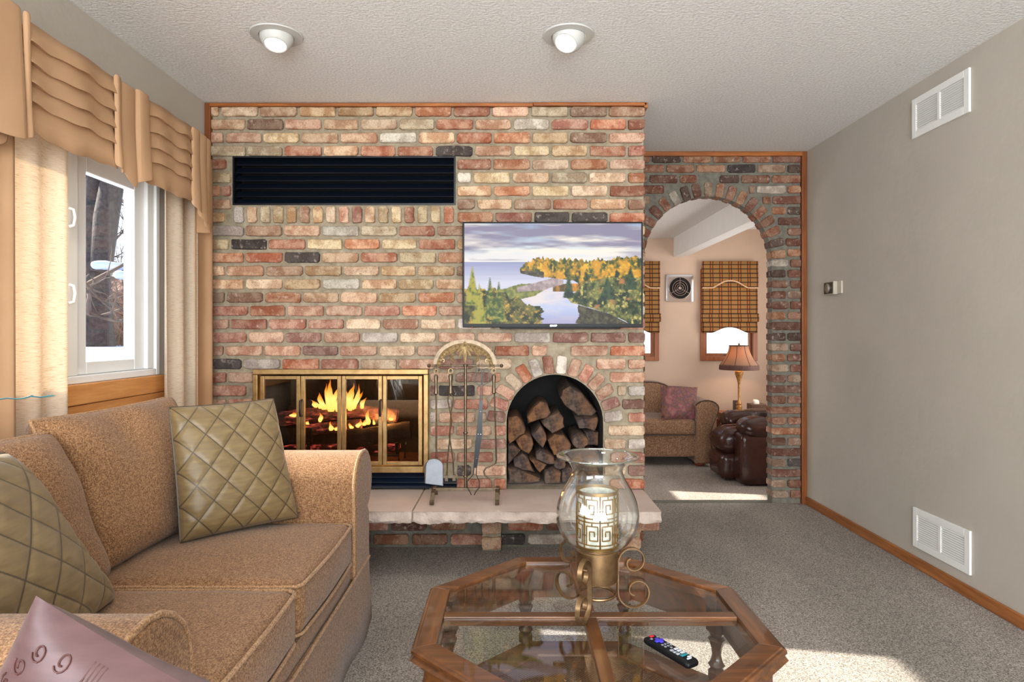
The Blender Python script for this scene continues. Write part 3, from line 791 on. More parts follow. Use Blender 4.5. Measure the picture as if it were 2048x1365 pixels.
LOGS = [
 ([(140, 820), (210, 826), (350, 882), (345, 905), (250, 915), (145, 915)], 0, .02, 'wedge-shaped brown log lying at the bottom left of the stack'),
 ([(375, 830), (430, 818), (480, 845), (475, 880), (470, 915), (372, 915)], 0, .0, 'pale grey-brown split log at the bottom centre of the stack'),
 ([(485, 845), (525, 810), (560, 830), (575, 915), (485, 912)], 2, .02, 'grey split log at the bottom right of centre in the stack'),
 ([(175, 770), (235, 722), (275, 760), (315, 850), (240, 838), (180, 812)], 2, .03, 'dark three-sided log second from bottom at the left'),
 ([(278, 760), (310, 755), (390, 792), (345, 845), (318, 815)], 1, .0, 'small amber split log above the bottom row of the stack'),
 ([(135, 680), (175, 675), (228, 712), (190, 755), (138, 810)], 0, .06, 'flat-faced brown log against the left side of the niche'),
 ([(138, 490), (200, 478), (235, 520), (255, 565), (250, 592), (200, 625), (152, 660), (138, 600)], 1, -.02, 'gnarled dark log with bark at the upper left of the stack'),
 ([(190, 640), (240, 595), (290, 612), (305, 660), (275, 725), (222, 695)], 1, -.01, 'orange-barked log in the middle left of the stack'),
 ([(290, 605), (348, 542), (378, 585), (388, 635), (365, 692), (325, 650)], 2, .0, 'quarter-split log with pointed top and bottom in the stack middle'),
 ([(262, 500), (300, 440), (350, 395), (395, 405), (418, 470), (395, 505), (300, 530), (270, 540)], 1, .05, 'pale split log leaning at the top left of the stack'),
 ([(355, 530), (410, 485), (470, 457), (500, 500), (505, 560), (425, 602), (395, 575)], 0, .03, 'broad split log end near the top middle of the stack'),
 ([(480, 380), (500, 330), (545, 300), (620, 345), (680, 420), (722, 472), (690, 500), (600, 500), (540, 455), (505, 420)], 0, .10, 'largest log, laid slanting at the top right of the stack'),
 ([(575, 512), (650, 508), (722, 498), (722, 545), (700, 592), (640, 572), (598, 575)], 2, .06, 'grey jagged log directly below the largest slanting log'),
 ([(600+52*math.cos(k*PI/6), 645+48*math.sin(k*PI/6)) for k in range(12)], 0, -.01, 'round log end with growth rings at the right of the stack'),
 ([(392, 640), (440, 602), (500, 610), (548, 668), (540, 700), (478, 748), (432, 738), (410, 690)], 1, .02, 'rounded-bark split log in the centre of the stack'),
 ([(316, 720), (345, 695), (400, 722), (435, 748), (445, 782), (400, 790), (316, 756)], 2, -.01, 'flat dark log with scalloped bark edge in the lower middle'),
 ([(476+42*math.cos(k*PI/6), 800+38*math.sin(k*PI/6)) for k in range(12)], 2, .05, 'dark round log end just above the bottom row of the stack'),
 ([(642, 602), (690, 592), (732, 600), (736, 690), (658, 684)], 2, .08, 'dark grey log against the right side of the niche'),
 ([(580, 860), (640, 800), (700, 812), (730, 860), (734, 912), (582, 912)], 0, .03, 'split log at the bottom right corner behind the glass hurricane'),
 ([(540, 770), (600, 716), (680, 704), (734, 730), (732, 795), (640, 790), (575, 815)], 1, .04, 'split log above the bottom right one behind the glass hurricane'),
]
for i, (poly, mi, dy, lab) in enumerate(LOGS):
    rnd = random.Random(i+50); Yf = YA+.07+dy; m = MB()
    pts = []
    for j in range(len(poly)):
        a = poly[j]; b = poly[(j+1) % len(poly)]
        for u in (0, .5):
            pts.append((a[0]+(b[0]-a[0])*u+rnd.uniform(-5, 5)*(u > 0), a[1]+(b[1]-a[1])*u+rnd.uniform(-5, 5)*(u > 0)))
    W = [P(*c3(*p), YA) for p in pts]; W = [Vector((min(max(w_.x, NC[0]-NR+.006), NC[0]+NR-.006), 0, max(w_.z, .3265))) for w_ in W]
    cx = sum(v.x for v in W)/len(W); cz = sum(v.z for v in W)/len(W); rings = []
    sl = .10 if 'slanting' in lab else 0
    for (yy, sc_) in ((0, .90), (.006, .99), (.1, 1.0), (.2, .97), (.36, .95)):
        rings.append([(cx+(v.x-cx)*sc_*rnd.uniform(.97, 1.0), Yf+yy, max(.3262, cz+(v.z-cz)*sc_*rnd.uniform(.97, 1.0)+sl*yy)) for v in W])
    nn = len(W); vs = [v for r in rings for v in r]; fs = [tuple(range(nn)), tuple(range(4*nn, 5*nn))[::-1]]
    for a in range(4):
        for b in range(nn): fs.append((a*nn+b, a*nn+(b+1) % nn, (a+1)*nn+(b+1) % nn, (a+1)*nn+b))
    m.add(vs, fs); o = m.build('firewood_log', LOGM[mi], smooth='auto'); tag(o, lab, 'log', 'firewood stacked in the arched niche')

# ------------------------------------------------------------------ fireplace tools
YT = 3.27; ST = F/YT
def tp(px, py, dy=0): v = P(px, py, YT); return Vector((v.x, YT+dy, v.z))
stand = thing('fireplace_tool_stand', 'pewter fireplace tool stand with an arched leaf crest, standing on the hearth', 'tool stand', (tp(931, 0).x, YT, .324))
zb = tp(0, 976).z
m = MB(); m.box(tp(866, 0).x, tp(998, 0).x, YT-.008, YT+.008, zb-.016, zb); m.build('base_bar', MT['iron'], stand, bevel=.002)
for px in (868, 995):
    x = tp(px, 0).x; mm = MB()
    path = [(x, YT+.085, .334), (x, YT+.075, zb-.02), (x, YT+.05, zb-.006), (x, YT, zb-.006), (x, YT-.05, zb-.016), (x, YT-.075, .345), (x, YT-.082, .334), (x, YT-.096, .332), (x, YT-.10, .343), (x, YT-.09, .349)]
    mm.tube(path, 1.0, flat=(.010, .004, (1, 0, 0))); mm.build('foot', MT['iron'], stand, bevel=.001)
m = MB(); m.tube([tp(931, 975), tp(931, 731)], .0075, 12)
for py in (953, 866, 731): m.lathe([(.006, -.006), (.012, -.004), (.013, 0), (.012, .004), (.006, .006)], tp(931, py), 12)
m.build('post', MT['iron'], stand, smooth='auto')
m = MB(); m.tube([tp(862, 732), tp(1000, 732)], .0045, 10)
for px in (858, 1003): m.lathe([(.001, -.01), (.007, -.007), (.0095, 0), (.007, .007), (.001, .01)], tp(px, 732), 12)
m.build('hook_bar', MT['iron'], stand, smooth='auto')
cxx, czz = tp(930, 730).x, tp(930, 730).z; RA = .152; HA = .118
m = MB(); m.tube([(cxx+RA*math.cos(a), YT, czz+.002+HA*math.sin(a)) for a in [PI*i/32 for i in range(33)]], 1.0, flat=(.003, .0095, (0, 1, 0)))
m.build('crest_arch', MT['iron'], stand, smooth='auto')
m = MB()
def lobe(m, base, ang, L, W, y=YT-.006):
    pts = [(0, 0), (.2, .42), (.45, .5), (.75, .34), (1, 0), (.75, -.34), (.45, -.5), (.2, -.42)]
    ca, sa = math.cos(ang), math.sin(ang)
    q = [(base[0]+ca*a*L-sa*b*W, base[1]+sa*a*L+ca*b*W) for a, b in pts]
    n = len(q); mid = (base[0]+ca*L*.45, base[1]+sa*L*.45)
    vs = [(x, y, z) for x, z in q]+[(x, y+.006, z) for x, z in q]+[(mid[0], y-.006, mid[1])]
    m.add(vs, [(i, (i+1) % n, 2*n) for i in range(n)]+[(i, (i+1) % n, n+(i+1) % n, n+i) for i in range(n)]+[tuple(range(n, 2*n))])
for a, L in ((-90, .085), (-60, .06), (-120, .06), (-35, .05), (-145, .05), (90, .03)):
    lobe(m, (cxx, czz+.092), math.radians(a), L, .022)
for s in (-1, 1):
    for i in range(9):
        u = i/8; a = math.radians(86-u*76); bx = cxx+s*(RA-.020)*math.cos(a); bz = czz+(HA-.018)*math.sin(a)
        da = math.radians(-50-u*35) if s > 0 else math.radians(230+u*35)
        lobe(m, (bx, bz), da, .042*(1-.3*u), .016)
        ta = a-PI/2+.2 if s > 0 else PI-(a-PI/2+.2)
        lobe(m, (bx, bz), ta, .036, .014)
    for i in range(4):
        lobe(m, (cxx+s*(.055+.006*i), czz+.075-.013*i), math.radians(-90+s*(40-25*i)), .034, .013)
    m.tube([(cxx+s*(.112+.012*math.cos(t)*(1-t/9)), YT-.006, czz+.020+.012*math.sin(t)*(1-t/9)) for t in [k*.6 for k in range(9)]], .003, 6)
m.build('leaf_crest', MT['gold_leaf'], stand)
for px in (873, 902, 958, 988):
    MB().tube([tp(px, 728), tp(px, 734, -.010), tp(px+1, 740, -.012), tp(px, 743, -.008), tp(px-1, 740, -.004)], .002, 6).build('hook', MT['iron'], stand)
def ring(m, c, r, tr=.0016): m.tube([(c[0]+r*math.cos(a), c[1], c[2]+r*math.sin(a)) for a in [2*PI*i/16 for i in range(16)]], tr, 6, closed=True)
def handle(m, px, p0, p1, w=.0115, dy=-.02):
    a, b = tp(px, p0, dy), tp(px, p1, dy); L = a.z-b.z
    m.lathe([(w*.55, 0), (w*.95, -.01*L/.1), (w*.62, -.45*L), (w*.7, -.7*L), (w*1.0, -.93*L), (w*.4, -L)], a, 14)
DY = -.02
t = thing('hearth_shovel', 'ash shovel with an arched grey pan hanging leftmost on the tool stand', 'shovel', tp(873, 975, DY), 'fireplace tools on the stand')
m = MB(); ring(m, tp(873, 743, DY), .010); m.build('ring', MT['brass'], t)
m = MB(); handle(m, 873, 749, 790); m.build('grip', MT['iron'], t, smooth='auto')
m = MB(); m.tube([tp(873, 788, DY), tp(874, 920, DY)], .0042, 8); m.lathe([(.003, -.003), (.006, 0), (.003, .003)], tp(873.5, 848, DY), 8); m.build('rod', MT['iron'], t, smooth='auto')
# pan
sx0, sx1 = tp(853, 0).x, tp(888, 0).x; zt_ = tp(0, 915).z; z_b = tp(0, 970).z; r = (sx1-sx0)/2; xc = (sx0+sx1)/2
outl = [(sx0-.004, z_b+.012)]+[(xc-r*math.cos(a), zt_-r*.9+r*.9*math.sin(a)) for a in [PI*i/12 for i in range(13)]]+[(sx1-.002, z_b)]
m = MB(); n = len(outl)
vs = [(x, YT-.024, z) for x, z in outl]+[(x, YT-.022, z) for x, z in outl]; fs = [tuple(range(n)), tuple(range(n, 2*n))[::-1]]+[(i, i+1, n+i+1, n+i) for i in range(n-1)]
m.add(vs, fs)
m.build('pan', simple('steel_pan', (150, 156, 166), (168, 172, 180), .45, .7), t)
m = MB(); vs = []
for x, z in outl: vs += [(x, YT-.024, z), (xc+(x-xc)*1.06, YT-.062 if z > z_b+.02 else YT-.036, z+.004)]
m.add(vs, [(2*i, 2*i+1, 2*i+3, 2*i+2) for i in range(n-1)]); o = m.build('pan_rim', MT['iron'], t)
sm = o.modifiers.new('s', 'SOLIDIFY'); sm.thickness = .0018
t = thing('fire_tongs', 'pair of hinged fire tongs hanging second from left on the tool stand', 'tongs', tp(902, 962, DY), 'fireplace tools on the stand')
m = MB(); ring(m, tp(902, 742, DY), .012); m.build('ring', MT['brass'], t)
m = MB(); handle(m, 902, 748, 789, .0125); m.build('grip', MT['iron'], t, smooth='auto')
for s in (-1, 1):
    m = MB(); q = [(902, 788), (902+s*5, 794), (902+s*5.5, 803), (902+s*1.5, 822), (903-s*1.5, 842), (903-s*(2 if s > 0 else -4), 870), (904 - s*8 if s > 0 else 907, 920), (895 if s > 0 else 908, 948)]
    m.tube([tp(a, b, DY-.004*s) for a, b in q], .0036, 8)
    e = tp(893 if s > 0 else 908, 952, DY-.004*s); m.box(e.x-.006, e.x+.010, e.y-.006, e.y+.006, e.z-.022, e.z+.008)
    m.build('arm', MT['iron'], t, smooth='auto')
t = thing('toasting_fork', 'black riveted fork with wire prongs hanging third on the tool stand', 'tongs', tp(958, 985, DY), 'fireplace tools on the stand')
for wire in (((961, 800), (961, 772), (950, 765), (953, 742), (957, 737), (961, 738), (964, 744), (963, 770)), ((964, 800), (965, 772), (978, 764), (978, 742), (974, 737), (969, 738), (966, 744), (965, 770))):
    MB().tube([tp(a, b, DY) for a, b in wire], .0022, 6).build('prong_wire', MT['black_metal'], t, smooth='auto')
for s in (-1, 1):
    MB().tube([tp(a, b, DY) for a, b in ((951+s*2, 932), (950+s*3, 948), (947+s*12, 962), (947+s*12, 974), (946+s*5, 984), (946+s*3, 989))], .0022, 6).build('grip_wire', MT['black_metal'], t, smooth='auto')
m = MB(); q = [(962.5, 800, 3.5), (961, 830, 4.5), (959, 868, 6), (955, 900, 5), (951, 934, 3.5)]
L_ = [tp(a-h, b, DY-.003) for a, b, h in q]; R_ = [tp(a+h, b, DY-.003) for a, b, h in q]
pl_ = L_+R_[::-1]; n = len(pl_)
m.add([tuple(v) for v in pl_]+[(v.x, v.y-.006, v.z) for v in pl_], [tuple(range(n)), tuple(range(n, 2*n))[::-1]]+[(i, (i+1) % n, n+(i+1) % n, n+i) for i in range(n)])
b_ = m.build('blade', MT['black_metal'], t)
for a, b in ((962, 822), (957, 867), (962, 867), (954, 915)):
    MB().lathe([(.0005, -.002), (.0022, -.001), (.0022, .001)], tp(a, b, DY-.011), 8, axis='Y').build('rivet', MT['chrome'], b_)
t = thing('fire_poker', 'fire poker with a hooked tip hanging rightmost on the tool stand', 'poker', tp(988, 955, DY), 'fireplace tools on the stand')
m = MB(); ring(m, tp(988, 742, DY), .011); m.build('ring', MT['brass'], t)
m = MB(); handle(m, 988, 749, 788); m.build('grip', MT['iron'], t, smooth='auto')
m = MB(); m.tube([tp(a, b, DY) for a, b in ((989, 787), (991, 850), (993, 918), (991, 926), (982, 931), (972, 935), (968, 942), (970, 950), (977, 955), (986, 955), (999, 953))], [.0042]*8+[.004, .003, .0012], 8)
m.lathe([(.003, -.003), (.006, 0), (.003, .003)], tp(990.5, 828, DY), 8); m.build('rod', MT['iron'], t, smooth='auto')

# ------------------------------------------------------------------ television
TY = YA-.075; ts = F/TY
tx0, tx1 = (925-CX)/ts, (1286-CX)/ts; tz1, tz0 = CH-(444-CY)/ts, CH-(655.5-CY)/ts
tv = thing('television', 'flat-screen television on the brick wall showing an autumn river landscape', 'television', ((tx0+tx1)/2, TY, tz0))
m = MB().box(tx0, tx1, TY, TY+.035, tz0, tz1); m.box(tx0+.2, tx1-.12, TY+.005, TY+.06, tz0-.008, tz0+.3); m.build('body', MT['tv_black'], tv, bevel=.003)
MB().box(tx0+.3, tx1-.3, TY+.036, YA-.014, 1.38, 1.62).build('wall_bracket', MT['black_metal'], tv)
# the picture on the screen, computed per vertex
NX, NY = 400, 224
rng = np.random.default_rng(3)
def vnoise(u, v, fx, fy, seed):
    g = np.random.default_rng(seed).random((fy+3, fx+3)); x = u*fx; y = v*fy
    xi = np.clip(x.astype(int), 0, fx+1); yi = np.clip(y.astype(int), 0, fy+1); a = x-xi; b = y-yi
    a = a*a*(3-2*a); b = b*b*(3-2*b)
    return (g[yi, xi]*(1-a)*(1-b)+g[yi, xi+1]*a*(1-b)+g[yi+1, xi]*(1-a)*b+g[yi+1, xi+1]*a*b)
def fbm(u, v, fx, fy, seed, o=5):
    r = 0; A = .5; t = 0
    for i in range(o):
        r = r+A*vnoise(u, v, int(fx*2**i), int(fy*2**i), seed+i); t += A; A *= .55
    return r/t
uu, vv = np.meshgrid(np.linspace(0, 1, NX), np.linspace(0, 1, NY))
def C(r, g, b): return np.array([r, g, b], float)
def lerp(a, b, t): t = np.clip(t, 0, 1)[..., None]; return a*(1-t)+b*t
img = lerp(C(160, 196, 226), C(232, 228, 222), vv/.36)
cl = fbm(uu+.1*vv, vv, 3, 14, 21); img = lerp(img, C(240, 232, 218), (cl-.42)*5*(vv < .4))
cl2 = fbm(uu+.05*vv, vv+.02, 2, 9, 61); bias = .53-.05*np.clip((uu-.3)*3, 0, 1)*(vv < .3)
img = lerp(img, C(142, 136, 158), (cl2-bias+.03)*5*(vv < .37))
img = lerp(img, C(224, 222, 226), np.clip(1-abs(vv-.33)/.05, 0, 1)*.6)
sea = lerp(C(150, 154, 190), C(206, 206, 222), (vv-.385)/.2)+(fbm(uu, vv, 3, 60, 8)[..., None]-.5)*16
img = np.where((vv > .385)[..., None], sea, img)
tex = fbm(uu, vv, 60, 34, 5, 4); tex2 = fbm(uu, vv, 24, 14, 15, 5)
def mask(b): return b[..., None]
# left bank marsh
n1 = fbm(uu, vv, 10, 10, 33)
bank = (vv > .60+(.12-.32*uu)*(uu < .4)+(n1-.5)*.06) & (uu < .56) & (vv < .82-.14*(uu-.2)) & (vv > .55+(.5-uu)*.22)
marsh = lerp(C(104, 112, 62), C(150, 150, 80), (tex-.35)*3)
img = np.where(mask(bank), marsh, img)
spit = ((uu > .30) & (uu < .56) & (abs(vv-(.655-.30*(uu-.32))) < .022+.035*np.clip((uu-.3)/.2, 0, 1)*(uu < .55)))
img = np.where(mask(spit), lerp(C(150, 132, 134), C(186, 168, 166), (tex-.3)*2.5), img)
# river reflecting the sky
rl = np.interp(vv, [.60, .66, .72, .80, .88, 1.0], [.57, .46, .40, .22, .30, .36]); rr = np.interp(vv, [.60, .68, .74, .8, .9, 1.0], [.66, .66, .60, .61, .70, .84])
river = (vv > .60) & (uu > rl+(n1-.5)*.07) & (uu < rr)
rc = lerp(C(186, 196, 226), C(226, 214, 214), (fbm(uu, vv, 5, 8, 44)-.4)*4); rc = lerp(rc, C(150, 148, 190), (vv-.85)*5)
img = np.where(mask(river), rc, img)
refl = river & (vv < .68) & (uu > .5)
img = np.where(mask(refl), lerp(C(90, 74, 40), C(226, 150, 48), (fbm(uu, vv, 40, 10, 91)-.35)*3), img)
# far headland forest, autumn colours
spike = fbm(uu, uu*0, 90, 1, 71, 2)*.055+fbm(uu, uu*0, 14, 1, 73, 2)*.03
top = np.interp(uu, [0, .315, .34, .42, .6, .8, 1], [2, .47, .40, .365, .375, .36, .34])-spike+.03
bot = np.interp(uu, [.3, .4, .5, .62, 1], [.48, .52, .545, .57, 1.0])
fo = (vv > top) & (vv < bot) & (uu > .315)
fc = lerp(C(66, 82, 44), C(212, 152, 48), (tex2-.38)*4.5); fc = lerp(fc, C(232, 178, 60), (tex-.52)*5); fc = lerp(fc, C(44, 60, 44), (fbm(uu, vv, 36, 12, 17)-.56)*8)
img = np.where(mask(fo), fc, img)
cliff = (uu > .316) & (uu < .45) & (vv > .47+.08*(uu-.32)) & (vv < bot+.01)
img = np.where(mask(cliff), lerp(C(110, 96, 84), C(70, 66, 50), (tex-.3)*3), img)
# right bank trees
rb = np.interp(vv, [.5, .58, .62, .68, .74, .79, .84, .9, 1.0], [.9, .70, .655, .64, .585, .60, .70, .82, .93])
rt = (vv > .54) & (uu > rb+(fbm(uu, vv, 20, 14, 12)-.5)*.05)
gc = lerp(C(38, 54, 36), C(120, 122, 66), (tex2-.36)*4); gc = lerp(gc, C(186, 170, 96), (tex-.54)*6); gc = gc*(.75+.6*(fbm(uu, vv, 110, 62, 88, 2)[..., None]-.1)); gc = lerp(gc, C(176, 120, 70), (fbm(uu, vv, 18, 12, 57)-.6)*7)
img = np.where(mask(rt), gc, img)
dk = (vv > .79) & (uu > .64+(n1-.5)*.06) & (uu < rb) & (uu > rr-.2)
img = np.where(mask(dk), lerp(C(56, 50, 38), C(96, 92, 66), (tex-.35)*3), img)
for cx_, ty, hw in ((.81, .52, .045), (.94, .42, .035), (.59, .50, .03)):       # dark conifers on the right
    d = (vv > ty) & (vv < ty+.24) & (abs(uu-cx_) < hw*(vv-ty)/.22+.004*np.sin(vv*400)); img = np.where(mask(d), lerp(C(30, 50, 44), C(66, 86, 58), (tex-.3)*3), img)
# lower left trees
lt = (vv > .64+(fbm(uu, uu*0, 30, 1, 31, 3)-.5)*.12+np.clip(uu-.1, 0, 1)*.55) & (uu < .40+.05*(fbm(uu*0, vv, 1, 20, 77, 3)-.3)*2-.12*np.clip(.8-vv, 0, 1))
lc = lerp(C(38, 48, 28), C(108, 104, 52), (tex2-.36)*4); lc = lerp(lc, C(180, 146, 64), (tex-.54)*6); lc = lc*(.75+.6*(fbm(uu, vv, 110, 62, 89, 2)[..., None]-.1))
img = np.where(mask(lt), lc, img)
for cx_, ty, hw in ((.045, .42, .03), (.145, .54, .028), (.195, .58, .03), (.085, .6, .03)):
    d = (vv > ty) & (vv < ty+.4) & (abs(uu-cx_) < hw*(vv-ty)/.3+.004*np.sin(vv*500)+.001); img = np.where(mask(d), lerp(C(60, 84, 44), C(168, 160, 66), (tex-.4+.25*(cx_ < .1))*3), img)
img = np.clip(img, 0, 255)/255.0
li = np.where(img <= .04045, img/12.92, ((img+.055)/1.055)**2.4)
bz = .012; sx0, sx1, sz0, sz1 = tx0+.010, tx1-.010, tz0+.020, tz1-.009
X_ = sx0+(sx1-sx0)*uu; Z_ = sz1-(sz1-sz0)*vv
me = bpy.data.meshes.new('screen'); co = np.stack([X_-tv['_w'][0], np.full_like(X_, TY-.0015-TY), Z_-tv['_w'][2]], -1).reshape(-1, 3)
I = np.arange(NX*NY).reshape(NY, NX); fa = np.stack([I[:-1, :-1], I[1:, :-1], I[1:, 1:], I[:-1, 1:]], -1).reshape(-1, 4)
me.from_pydata(co.tolist(), [], fa.tolist())
ca = me.color_attributes.new('pic', 'FLOAT_COLOR', 'POINT'); ca.data.foreach_set('color', np.concatenate([li.reshape(-1, 3), np.ones((NX*NY, 1))], 1).astype(np.float32).ravel())
t = NT('screen_picture'); at = t.node('ShaderNodeAttribute', attribute_name='pic'); t.link(at.outputs['Color'], t.b.inputs['Emission Color'])
t.b.inputs['Emission Strength'].default_value = .84; t.base((.004, .004, .005, 1)); t.pr(.4, 0, Specular_IOR_Level=.15)
me.materials.append(t.m); so = bpy.data.objects.new('screen', me); COL.objects.link(so); so.parent = tv
cu = bpy.data.curves.new('lettering', 'FONT'); cu.body = 'SHARP'; cu.size = .0125; cu.extrude = .0004; cu.align_x = 'CENTER'; cu.offset = .0003
lo = bpy.data.objects.new('lettering', cu); COL.objects.link(lo)
dg = bpy.context.evaluated_depsgraph_get(); lme = bpy.data.meshes.new_from_object(lo.evaluated_get(dg)); bpy.data.objects.remove(lo)
lo = bpy.data.objects.new('lettering', lme); COL.objects.link(lo); lo.parent = tv; lme.materials.append(MT['chrome'])
lo.location = ((1107-CX)/ts-tv['_w'][0], -.0012, .0055); lo.rotation_euler = (PI/2, 0, 0)
MB().box((944-CX)/ts-.004, (944-CX)/ts+.006, TY-.001, TY+.02, tz0-.004, tz0+.001).build('standby_light', emis('red_led', (150, 30, 20), .6), tv)

# ------------------------------------------------------------------ right wall: grilles and thermostat
def grille(name, y0, y1, z0, z1, lab):
    g = thing(name, lab, 'vent', (XR, (y0+y1)/2, z0), 'white return-air grilles on the right wall'); m = MB(); b = .034; x = XR-.012
    ym = (y0+y1)/2
    for q in ((y0, y0+b, z0, z1), (y1-b, y1, z0, z1), (y0+b, y1-b, z0, z0+b), (y0+b, y1-b, z1-b, z1), (ym-.010, ym+.010, z0+b, z1-b)): m.box(x, XR-.001, q[0], q[1], q[2], q[3])
    m.build('frame', MT['white_paint'], g, bevel=.002)
    MB().box(XR-.003, XR-.0005, y0+b, y1-b, z0+b, z1-b).build('backing', MT['dark_box'], g)
    for (a, c) in ((y0+b, ym-.010), (ym+.010, y1-b)):
        for i in range(12):
            z = z0+b+(z1-z0-2*b)*(i+.5)/12; q = MB(); q.obox((XR-.0075, (a+c)/2, z), (.0044, (c-a)/2, .0010), Matrix.Rotation(-.75 if z0 < 1 else .75, 3, 'Y')); q.build('slat', MT['white_paint'], g)
grille('air_grille', 2.842, 3.248, 2.165, 2.363, 'white slatted air grille high on the right wall near the ceiling')
grille('air_grille', 2.838, 3.240, .105, .302, 'white slatted air grille low on the right wall above the baseboard')
th = thing('thermostat', 'small round-dial thermostat in a beige case on the right wall', 'thermostat', (XR, 4.02, 1.42))
MB().box(XR-.034, XR-.001, 3.99, 4.115, 1.425, 1.508).build('case', simple('beige_case', (176, 168, 152), None, .5), th, bevel=.004)
MB().box(XR-.012, XR-.001, 3.94, 3.992, 1.428, 1.505).build('side_plate', simple('beige_plate', (190, 182, 168), None, .5), th, bevel=.002)
fpn = MB().box(XR-.0355, XR-.034, 4.0, 4.11, 1.431, 1.503).build('face', simple('dark_face', (56, 46, 38), None, .4), th)
MB().lathe([(.001, 0), (.03, 0), (.030, .006), (.022, .009), (.001, .009)], (XR-.0358, 4.06, 1.467), 24, axis='X', rot=Matrix.Rotation(PI, 3, 'Z')).build('dial', simple('dial_silver', (150, 142, 130), None, .3, .6), fpn, smooth='auto')

# ------------------------------------------------------------------ ceiling lights
MT['fixture'] = simple('fixture_enamel', (196, 196, 192), None, .5)
def eyeball(px, py, lab, tilt):
    s = (CY-70)/(ZC-CH); Y = F/s; X = (px-CX)/s
    g = thing('ceiling_light', lab, 'ceiling light', (X, Y, ZC), 'white eyeball downlights')
    MB().lathe([(.070, -.001), (.072, -.008), (.106, -.006), (.109, -.001)], (X, Y, ZC), 40, cap=False).build('trim_ring', MT['fixture'], g, smooth='auto')
    R = Matrix.Rotation(tilt[0], 3, 'X') @ Matrix.Rotation(tilt[1], 3, 'Y')
    prof = [(.070*math.cos(a), -.070*math.sin(a)) for a in [i*.1 for i in range(-1, 9)]]
    prof = [(r, z) for r, z in prof]; prof += [(.045, -.052), (.043, -.035)]
    MB().lathe([(r, z+.004) for r, z in prof], (X, Y, ZC-.004), 32, cap=False, rot=R).build('eyeball', MT['fixture'], g, smooth=True)
    bulb = MB().lathe([(.001, -.042), (.02, -.043), (.042, -.040), (.043, -.034)], (X, Y, ZC-.006), 28, cap=False, rot=R).build('bulb', emis('bulb_lens', (255, 244, 225), 3.0), g, smooth=True)
    for rr in (.014, .030):
        q = MB(); q.tube([R @ Vector((rr*math.cos(a), rr*math.sin(a), -.047))+Vector((X, Y, ZC-.004)) for a in [2*PI*i/20 for i in range(20)]], .0012, 5, closed=True); q.build('baffle_ring', MT['white_paint'], g)
    l = bpy.data.lights.new('downlight', 'SPOT'); l.energy = 14; l.spot_size = math.radians(100); l.spot_blend = .8; l.color = (1, .93, .82); l.shadow_soft_size = .04
    o = bpy.data.objects.new('downlight', l); COL.objects.link(o); d = R @ Vector((0, 0, -1)); o.location = Vector((X, Y, ZC-.02))+d*.08
    o.rotation_euler = d.to_track_quat('-Z', 'Y').to_euler()
eyeball(553, 70, 'round white eyeball ceiling light nearest the window', (-.28, .0))
eyeball(1137, 70, 'round white eyeball ceiling light above the television side', (-.45, .3))

# ------------------------------------------------------------------ window with drapes and valance
W0, W1, WZ0, WZ1 = LW
wi = thing('window_1', '', ''); del wi['label']; del wi['category']; wi['kind'] = 'structure'
wi.location = (XL-.05, (W0+W1)/2, WZ0); wi['_w'] = tuple(wi.location)
def framebox(m, y0, y1, z0, z1, x0, x1, w_, wb=None):
    wb = wb or w_
    m.box(x0, x1, y0, y0+w_, z0, z1); m.box(x0, x1, y1-w_, y1, z0, z1); m.box(x0, x1, y0+w_, y1-w_, z0, z0+wb); m.box(x0, x1, y0+w_, y1-w_, z1-w_, z1)
m = MB(); framebox(m, W0, W1, WZ0, WZ1, XL-.14, XL+.005, .030); m.build('window_frame', MT['white_plastic'], wi, bevel=.004)
ym = 2.36
m = MB(); framebox(m, 2.475, W1-.085, WZ0+.031, WZ1-.031, XL-.06, XL-.022, .075, .050); m.box(XL-.075, XL-.006, W1-.084, W1-.031, WZ0+.031, WZ1-.031); m.box(XL-.10, XL-.004, 2.40, 2.474, WZ0+.031, WZ1-.031); s1 = m.build('sash', MT['white_plastic'], wi, bevel=.004)
MB().box(XL-.045, XL-.041, 2.54, W1-.15, WZ0+.075, WZ1-.09).build('pane', MT['glass'], s1)
m = MB(); framebox(m, W0+.031, 2.40, WZ0+.031, WZ1-.031, XL-.11, XL-.072, .048, .042); s2 = m.build('sash', MT['white_plastic'], wi, bevel=.004)
MB().box(XL-.093, XL-.089, W0+.07, 2.36, WZ0+.06, WZ1-.07).build('pane', MT['glass'], s2)
for z in (1.33, 1.62):
    MB().tube([(XL-.004, 2.425, z-.035), (XL+.010, 2.43, z-.03), (XL+.016, 2.43, z), (XL+.010, 2.43, z+.03), (XL-.004, 2.425, z+.035)], .006, 8).build('latch', MT['white_plastic'], s1, smooth='auto')
for i in range(3):
    y = W1-.031-.0; MB().box(XL-.14+.03*i, XL-.128+.03*i, W1-.045, W1-.031, WZ0+.031, WZ1-.031).build('track_rib', MT['vinyl_shadow'], wi)
# unseen window behind the camera, added for the left fill lamp
wi2 = MB(); framebox(wi2, -1.6, .55, .985, 1.93, XL-.14, XL+.005, .05); wi2.box(XL-.1, XL-.05, -.56, -.49, 1.035, 1.88); o = wi2.build('window_2', MT['white_plastic'], bevel=.004); o['kind'] = 'structure'
m = MB(); framebox(m, -1.3, 1.8, .45, 2.3, 0, .1, .06); o = MB(); o.v = [(y, -3.5+x-.05+.0, z) for x, y, z in m.v]; o.f = m.f; q = o.build('window_3', MT['white_plastic'], bevel=.004); q['kind'] = 'structure'  # unseen rear window, made up to go with the rear fill lamp
st = MB().box(XL, XL+.022, W0-.03, W1+.03, .905, .984); struct('trim_7', st, MT['sill_oak'], bevel=.004)
struct('trim_8', MB().box(XL, XL+.014, W0-.03, W1+.03, .82, .903), MT['sill_oak'], bevel=.003)
